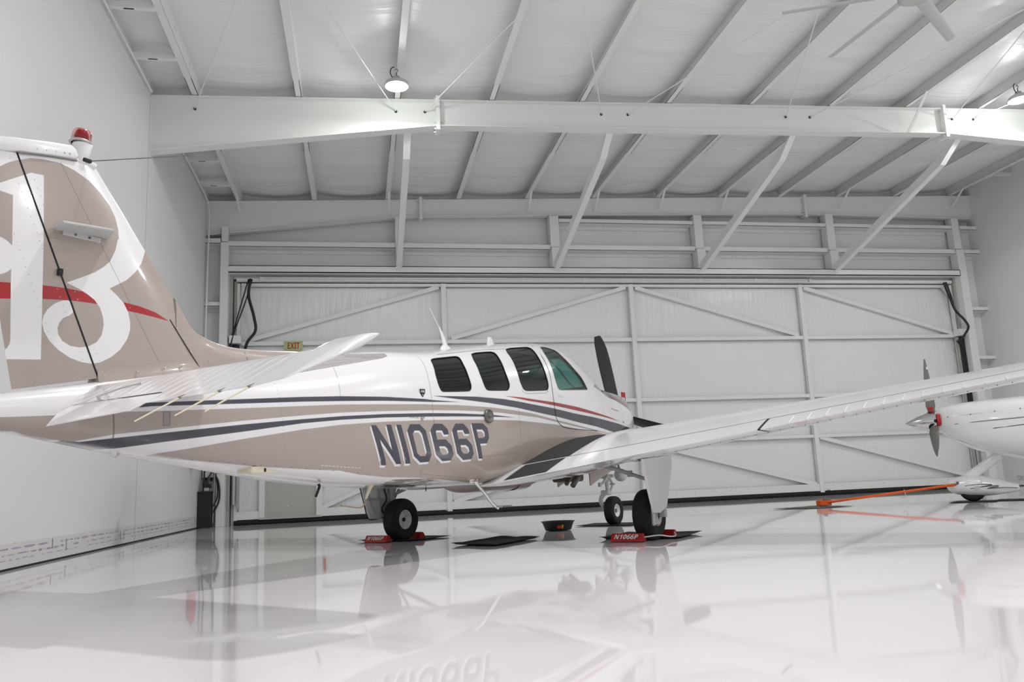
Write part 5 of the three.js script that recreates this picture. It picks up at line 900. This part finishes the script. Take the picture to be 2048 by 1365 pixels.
matThing('dark flat mat at the right edge behind the white airplane nose wheel', [[9.05, -10.48], [9.5, -10.12], [9.95, -10.45], [9.5, -10.85]], 0.006);
function chock(label, x, y, len, turn, word, cat = 'wheel chock') {
  const [wx, wz] = aw(x, y), t = thing('wheel_chock', label, cat, [wx, 0.006, wz], AT + turn);
  const s = new THREE.Shape([[-0.055, 0], [0.055, 0], [0.05, 0.022], [0.014, 0.068], [-0.016, 0.07], [-0.05, 0.02]].map(p => new THREE.Vector2(...p)));
  const g = new THREE.ExtrudeGeometry(s, { depth: len - 0.012, bevelEnabled: true, bevelThickness: 0.006, bevelSize: 0.004, bevelOffset: -0.004, bevelSegments: 2 }); g.translate(0, 0, -len / 2 + 0.006);
  obj('block', g, M.red, t);
  if (word) { const w = text('N1066P', 0.046, 0.0015); w.applyMatrix4(new THREE.Matrix4().set(1, 0.18, 0, 0, 0, 1, 0, 0, 0, 0, 1, 0, 0, 0, 0, 1)); w.rotateX(-0.62); w.rotateY(-Math.PI / 2); w.translate(-0.041, 0.041, 0); obj('lettering', w, M.letterWhite, t); }
  return t;
}
chock('red wheel chock lettered N1066P behind the left main wheel', -0.26, -1.565, 0.30, 0, true);
chock('small plain red wheel chock in front of the left main wheel', 0.25, -1.50, 0.28, 0, false);
{ const t = chock('red wheel chock lettered N1066P behind the right main wheel', -0.23, 1.34, 0.30, 0, true);
  chock('plain red wheel chock in front of the right main wheel, partly hidden', 0.25, 1.45, 0.30, 0, false);
  const P = (x, y, h) => { const q = aw(x, y); return [q[0], h, q[1]]; };
  { const r = (obj('chock_rope', tube([P(-0.22, 1.49, 0.04), P(-0.14, 1.60, 0.05), P(-0.02, 1.66, 0.03), P(0.1, 1.66, 0.03), P(0.22, 1.60, 0.05)], 0.006, 40), M.letterWhite, t)); t.updateMatrixWorld(true); r.applyMatrix4(t.matrixWorld.clone().invert()); } }
{ // oil drain pan
  const t = thing('drain_pan', 'round black plastic oil drain pan on the floor between the wheels', 'pan', [2.26, 0.001, -9.36]);
  obj('bowl', lathe([[0, 0.004], [0.145, 0.004], [0.15, 0.01], [0.185, 0.098], [0.198, 0.1], [0.2, 0.106], [0.182, 0.108], [0.176, 0.1], [0.142, 0.014], [0, 0.012]], 48), M.black, t);
  const lab = (a0, a1, y0, y1, m, nm) => { const pos = [], idx = [], uv = []; for (let i = 0; i <= 8; i++) for (const y of [y0, y1]) { const a = lerp(a0, a1, i / 8), r = lerp(0.15, 0.185, (y - 0.01) / 0.088) + 0.0012; pos.push(r * Math.sin(a), y, r * Math.cos(a)); uv.push(i / 8, y); } for (let i = 0; i < 8; i++) { const a = i * 2; idx.push(a, a + 2, a + 1, a + 1, a + 2, a + 3); } const g = new THREE.BufferGeometry(); g.setAttribute('position', new THREE.Float32BufferAttribute(pos, 3)); g.setAttribute('uv', new THREE.Float32BufferAttribute(uv, 2)); g.setIndex(idx); g.computeVertexNormals(); return obj(nm, g, m, t); };
  lab(-0.30, 0.02, 0.03, 0.066, std(206, 66, 40, 0.5), 'price_label'); lab(0.02, 0.14, 0.03, 0.072, std(200, 170, 60, 0.5), 'price_label');
}
{ // towbar
  const t = thing('towbar', 'long orange towbar from the floor to the white airplane nose wheel', 'towbar', [7.05, 0, -11.62]);
  const o = [7.05, 0, -11.62], L = (p) => [p[0] - o[0], p[1], p[2] - o[2]];
  const a = L([7.06, 0.06, -11.62]), b = L([8.60, 0.26, -10.66]);
  obj('bar', [rod(a, b, 0.019)], M.orange, t);
  obj('head', [rbox(-0.13, 0.11, 0.018, 0.10, -0.05, 0.05, 0.012).rotateY(0.3)], M.orange, t);
  obj('head_plate', [box(-0.08, 0.2, 0.105, 0.112, -0.03, 0.05).rotateY(0.3)].concat([rbox(0.0, 0.04, 0.1, 0.15, -0.05, 0.0, 0.004)]), M.gearDark, t);
  obj('fork_end', [rod(b, [b[0] + 0.12, b[1] + 0.02, b[2] + 0.0], 0.014), rbox(b[0] + 0.02, b[0] + 0.16, b[1] - 0.0, b[1] + 0.04, b[2] - 0.03, b[2] + 0.03, 0.008)], M.gearDark, t);
  const m = [lerp(a[0], b[0], 0.62), lerp(a[1], b[1], 0.62), lerp(a[2], b[2], 0.62)];
  obj('hook', tube([[m[0], m[1] + 0.03, m[2]], [m[0], m[1] - 0.03, m[2] + 0.02], [m[0] - 0.01, m[1] - 0.075, m[2] + 0.02], [m[0] - 0.07, m[1] - 0.08, m[2] + 0.02]], 0.006, 20), M.alu, t);
}
{ // hydraulic power unit in the left corner
  const t = thing('hydraulic_power_unit', 'tall black hydraulic pump cabinet standing in the left corner by the door', 'pump', [-2.905, 0, -16.55]);
  obj('tank', rbox(-0.13, 0.105, 0.005, 0.66, -0.13, 0.12, 0.008), M.black, t);
  obj('lid', rbox(-0.135, 0.115, 0.655, 0.685, -0.14, 0.13, 0.006), M.hose, t);
  obj('pump_motor', [rod([-0.01, 0.68, 0.0], [-0.01, 0.86, 0.0], 0.055), rbox(0.03, 0.10, 0.74, 0.82, -0.03, 0.05, 0.01)], M.hose, t);
  obj('valve_block', [rbox(-0.02, 0.07, 0.685, 0.75, 0.02, 0.09, 0.008), rod([0.0, 0.72, 0.1], [0.0, 0.72, 0.12], 0.015)], M.alu, t);
}
{ const t = thing('control_box', 'pale grey electrical control cabinet on the corner wall above the black pump', 'control box', [-2.9, 1.43, -16.86]);
  obj('cabinet', rbox(-0.12, 0.10, -0.48, 0.5, -0.09, 0.06, 0.006), M.steel, t); obj('cover', [rbox(-0.115, -0.015, -0.47, 0.49, 0.058, 0.07, 0.004), rbox(-0.005, 0.095, -0.47, 0.49, 0.058, 0.07, 0.004)], M.steel, t); obj('cable_gland', [rod([-0.06, -0.48, 0], [-0.06, -0.55, 0], 0.02), rod([0.04, -0.48, 0], [0.04, -0.55, 0], 0.02)], M.black, t); }
{ const q = scene.getObjectByName('hydraulic_power_unit'); const hs = (obj('hydraulic_hose', [tube([[-3.0, 2.2, -16.72], [-2.97, 1.3, -16.70], [-2.99, 0.95, -16.66], [-2.95, 0.68, -16.6]], 0.016, 40), tube([[-2.78, 1.6, -16.72], [-2.83, 1.1, -16.66], [-2.92, 0.9, -16.6], [-2.9, 0.7, -16.58]], 0.014, 40), tube([[-2.82, 1.05, -16.66], [-2.72, 0.85, -16.62], [-2.70, 0.5, -16.6], [-2.79, 0.28, -16.56]], 0.017, 50), tube([[-2.80, 1.05, -16.67], [-2.74, 0.8, -16.64], [-2.74, 0.55, -16.62], [-2.80, 0.40, -16.58]], 0.013, 40)], M.hose, q)); hs.position.set(2.935, 0, 16.55); hs.userData.kind = 'stuff'; }
{ const t = thing('outlet_box', 'small white outlet box on the left door column above the pump', 'outlet', [-2.72, 1.08, -16.63]); obj('casing', rbox(-0.055, 0.03, -0.06, 0.06, -0.03, 0.02, 0.008), M.letterWhite, t); obj('cable', tube([[-0.04, -0.06, 0], [-0.05, -0.5, 0.0], [-0.06, -1.0, 0.02]], 0.007, 20), M.gearGrey, t); }
{ const t = thing('fire_extinguisher', 'red fire extinguisher hung on the left wall, mostly hidden by the fuselage', 'extinguisher', [-2.96, 1.20, -15.7]);
  obj('cylinder', lathe([[0, -0.11], [0.06, -0.11], [0.07, -0.10], [0.07, 0.32], [0.05, 0.38], [0.02, 0.4], [0, 0.4]], 24), M.red, t); obj('valve', [rod([0, 0.4, 0], [0, 0.45, 0], 0.018), bar([-0.02, 0.45, 0], [0.08, 0.47, 0], 0.02, 0.012)], M.black, t); obj('wall_bracket', box(-0.08, -0.055, 0.0, 0.2, -0.03, 0.03), M.gearDark, t); }
{ // exit sign
  const t = thing('exit_sign', 'green and red EXIT sign fixed to the door rail above the tail', 'exit sign', [-1.315, 3.572, -16.915]);
  obj('panel', rbox(-0.187, 0.187, -0.096, 0.096, -0.012, 0.006, 0.004), M.exitGreen, t);
  const w = text('EXIT', 0.135, 0.002); w.scale(0.64, 1, 1); w.translate(0.005, 0, 0.006); obj('lettering', w, M.red, t);
  many('screws', [[-0.155, 0.07], [-0.155, -0.07], [0.155, -0.07], [0.155, 0.07]].map(([x, y]) => rod([x, y, 0.005], [x, y, 0.009], 0.009)), M.tan, t);
}
for (const [s, x0, lab] of [[1, -2.42, 'left'], [-1, 14.28, 'right']]) { // door cylinders and hoses
  const t = thing('hydraulic_cylinder', s > 0 ? 'black hydraulic door cylinder standing along the left door post' : 'black hydraulic door cylinder standing along the right door post', 'cylinder', [x0 - s * 0.02, 0, -16.86]);
  obj('mounting_box', rbox(-0.115, 0.115, 3.6, 3.76, -0.06, 0.16, 0.008), M.steel, t);
  obj('barrel', rbox(-0.07, 0.07, 1.5, 3.58, -0.05, 0.05, 0.012), M.hose, t); obj('piston_rod', rod([0, 0.4, 0], [0, 1.5, 0], 0.035), M.alu, t);
  obj('side_channel', [box(-0.1, -0.075, 0.3, 3.58, -0.05, 0.03), box(0.075, 0.1, 0.3, 3.58, -0.05, 0.03)], M.steelGrey, t);
}
{ const q = scene.getObjectByName('hydraulic_cylinder'), hs = (obj('hydraulic_hose', [tube([[-2.16, 4.95, -16.78], [-2.19, 4.6, -16.74], [-2.08, 4.15, -16.72], [-2.045, 3.85, -16.70], [-2.2, 3.62, -16.72], [-2.27, 3.4, -16.78]], 0.030, 60), tube([[-2.2, 4.95, -16.79], [-2.3, 4.55, -16.75], [-2.45, 3.95, -16.74], [-2.53, 3.6, -16.72], [-2.55, 3.35, -16.75]], 0.014, 50), tube([[-2.13, 4.95, -16.79], [-2.24, 4.5, -16.74], [-2.42, 3.95, -16.73], [-2.51, 3.6, -16.70], [-2.54, 3.35, -16.74]], 0.014, 50)], M.hose, q)); hs.position.copy(q.position).negate(); hs.userData.kind = 'stuff'; }
{ const q = scene.getObjectByName('hydraulic_cylinder_001'), hs = (obj('hydraulic_hose', [tube([[14.0, 4.92, -16.78], [14.08, 4.5, -16.74], [14.15, 4.2, -16.70], [14.29, 3.95, -16.62], [14.33, 3.78, -16.58], [14.22, 3.6, -16.60], [14.13, 3.45, -16.70]], 0.028, 60), tube([[14.06, 4.93, -16.78], [14.12, 4.6, -16.75], [14.13, 4.3, -16.72]], 0.016, 24), rod([14.10, 3.47, -16.72], [14.2, 3.36, -16.74], 0.035)], M.hose, q)); hs.position.copy(q.position).negate(); hs.userData.kind = 'stuff'; }

renderer.render(scene, camera);
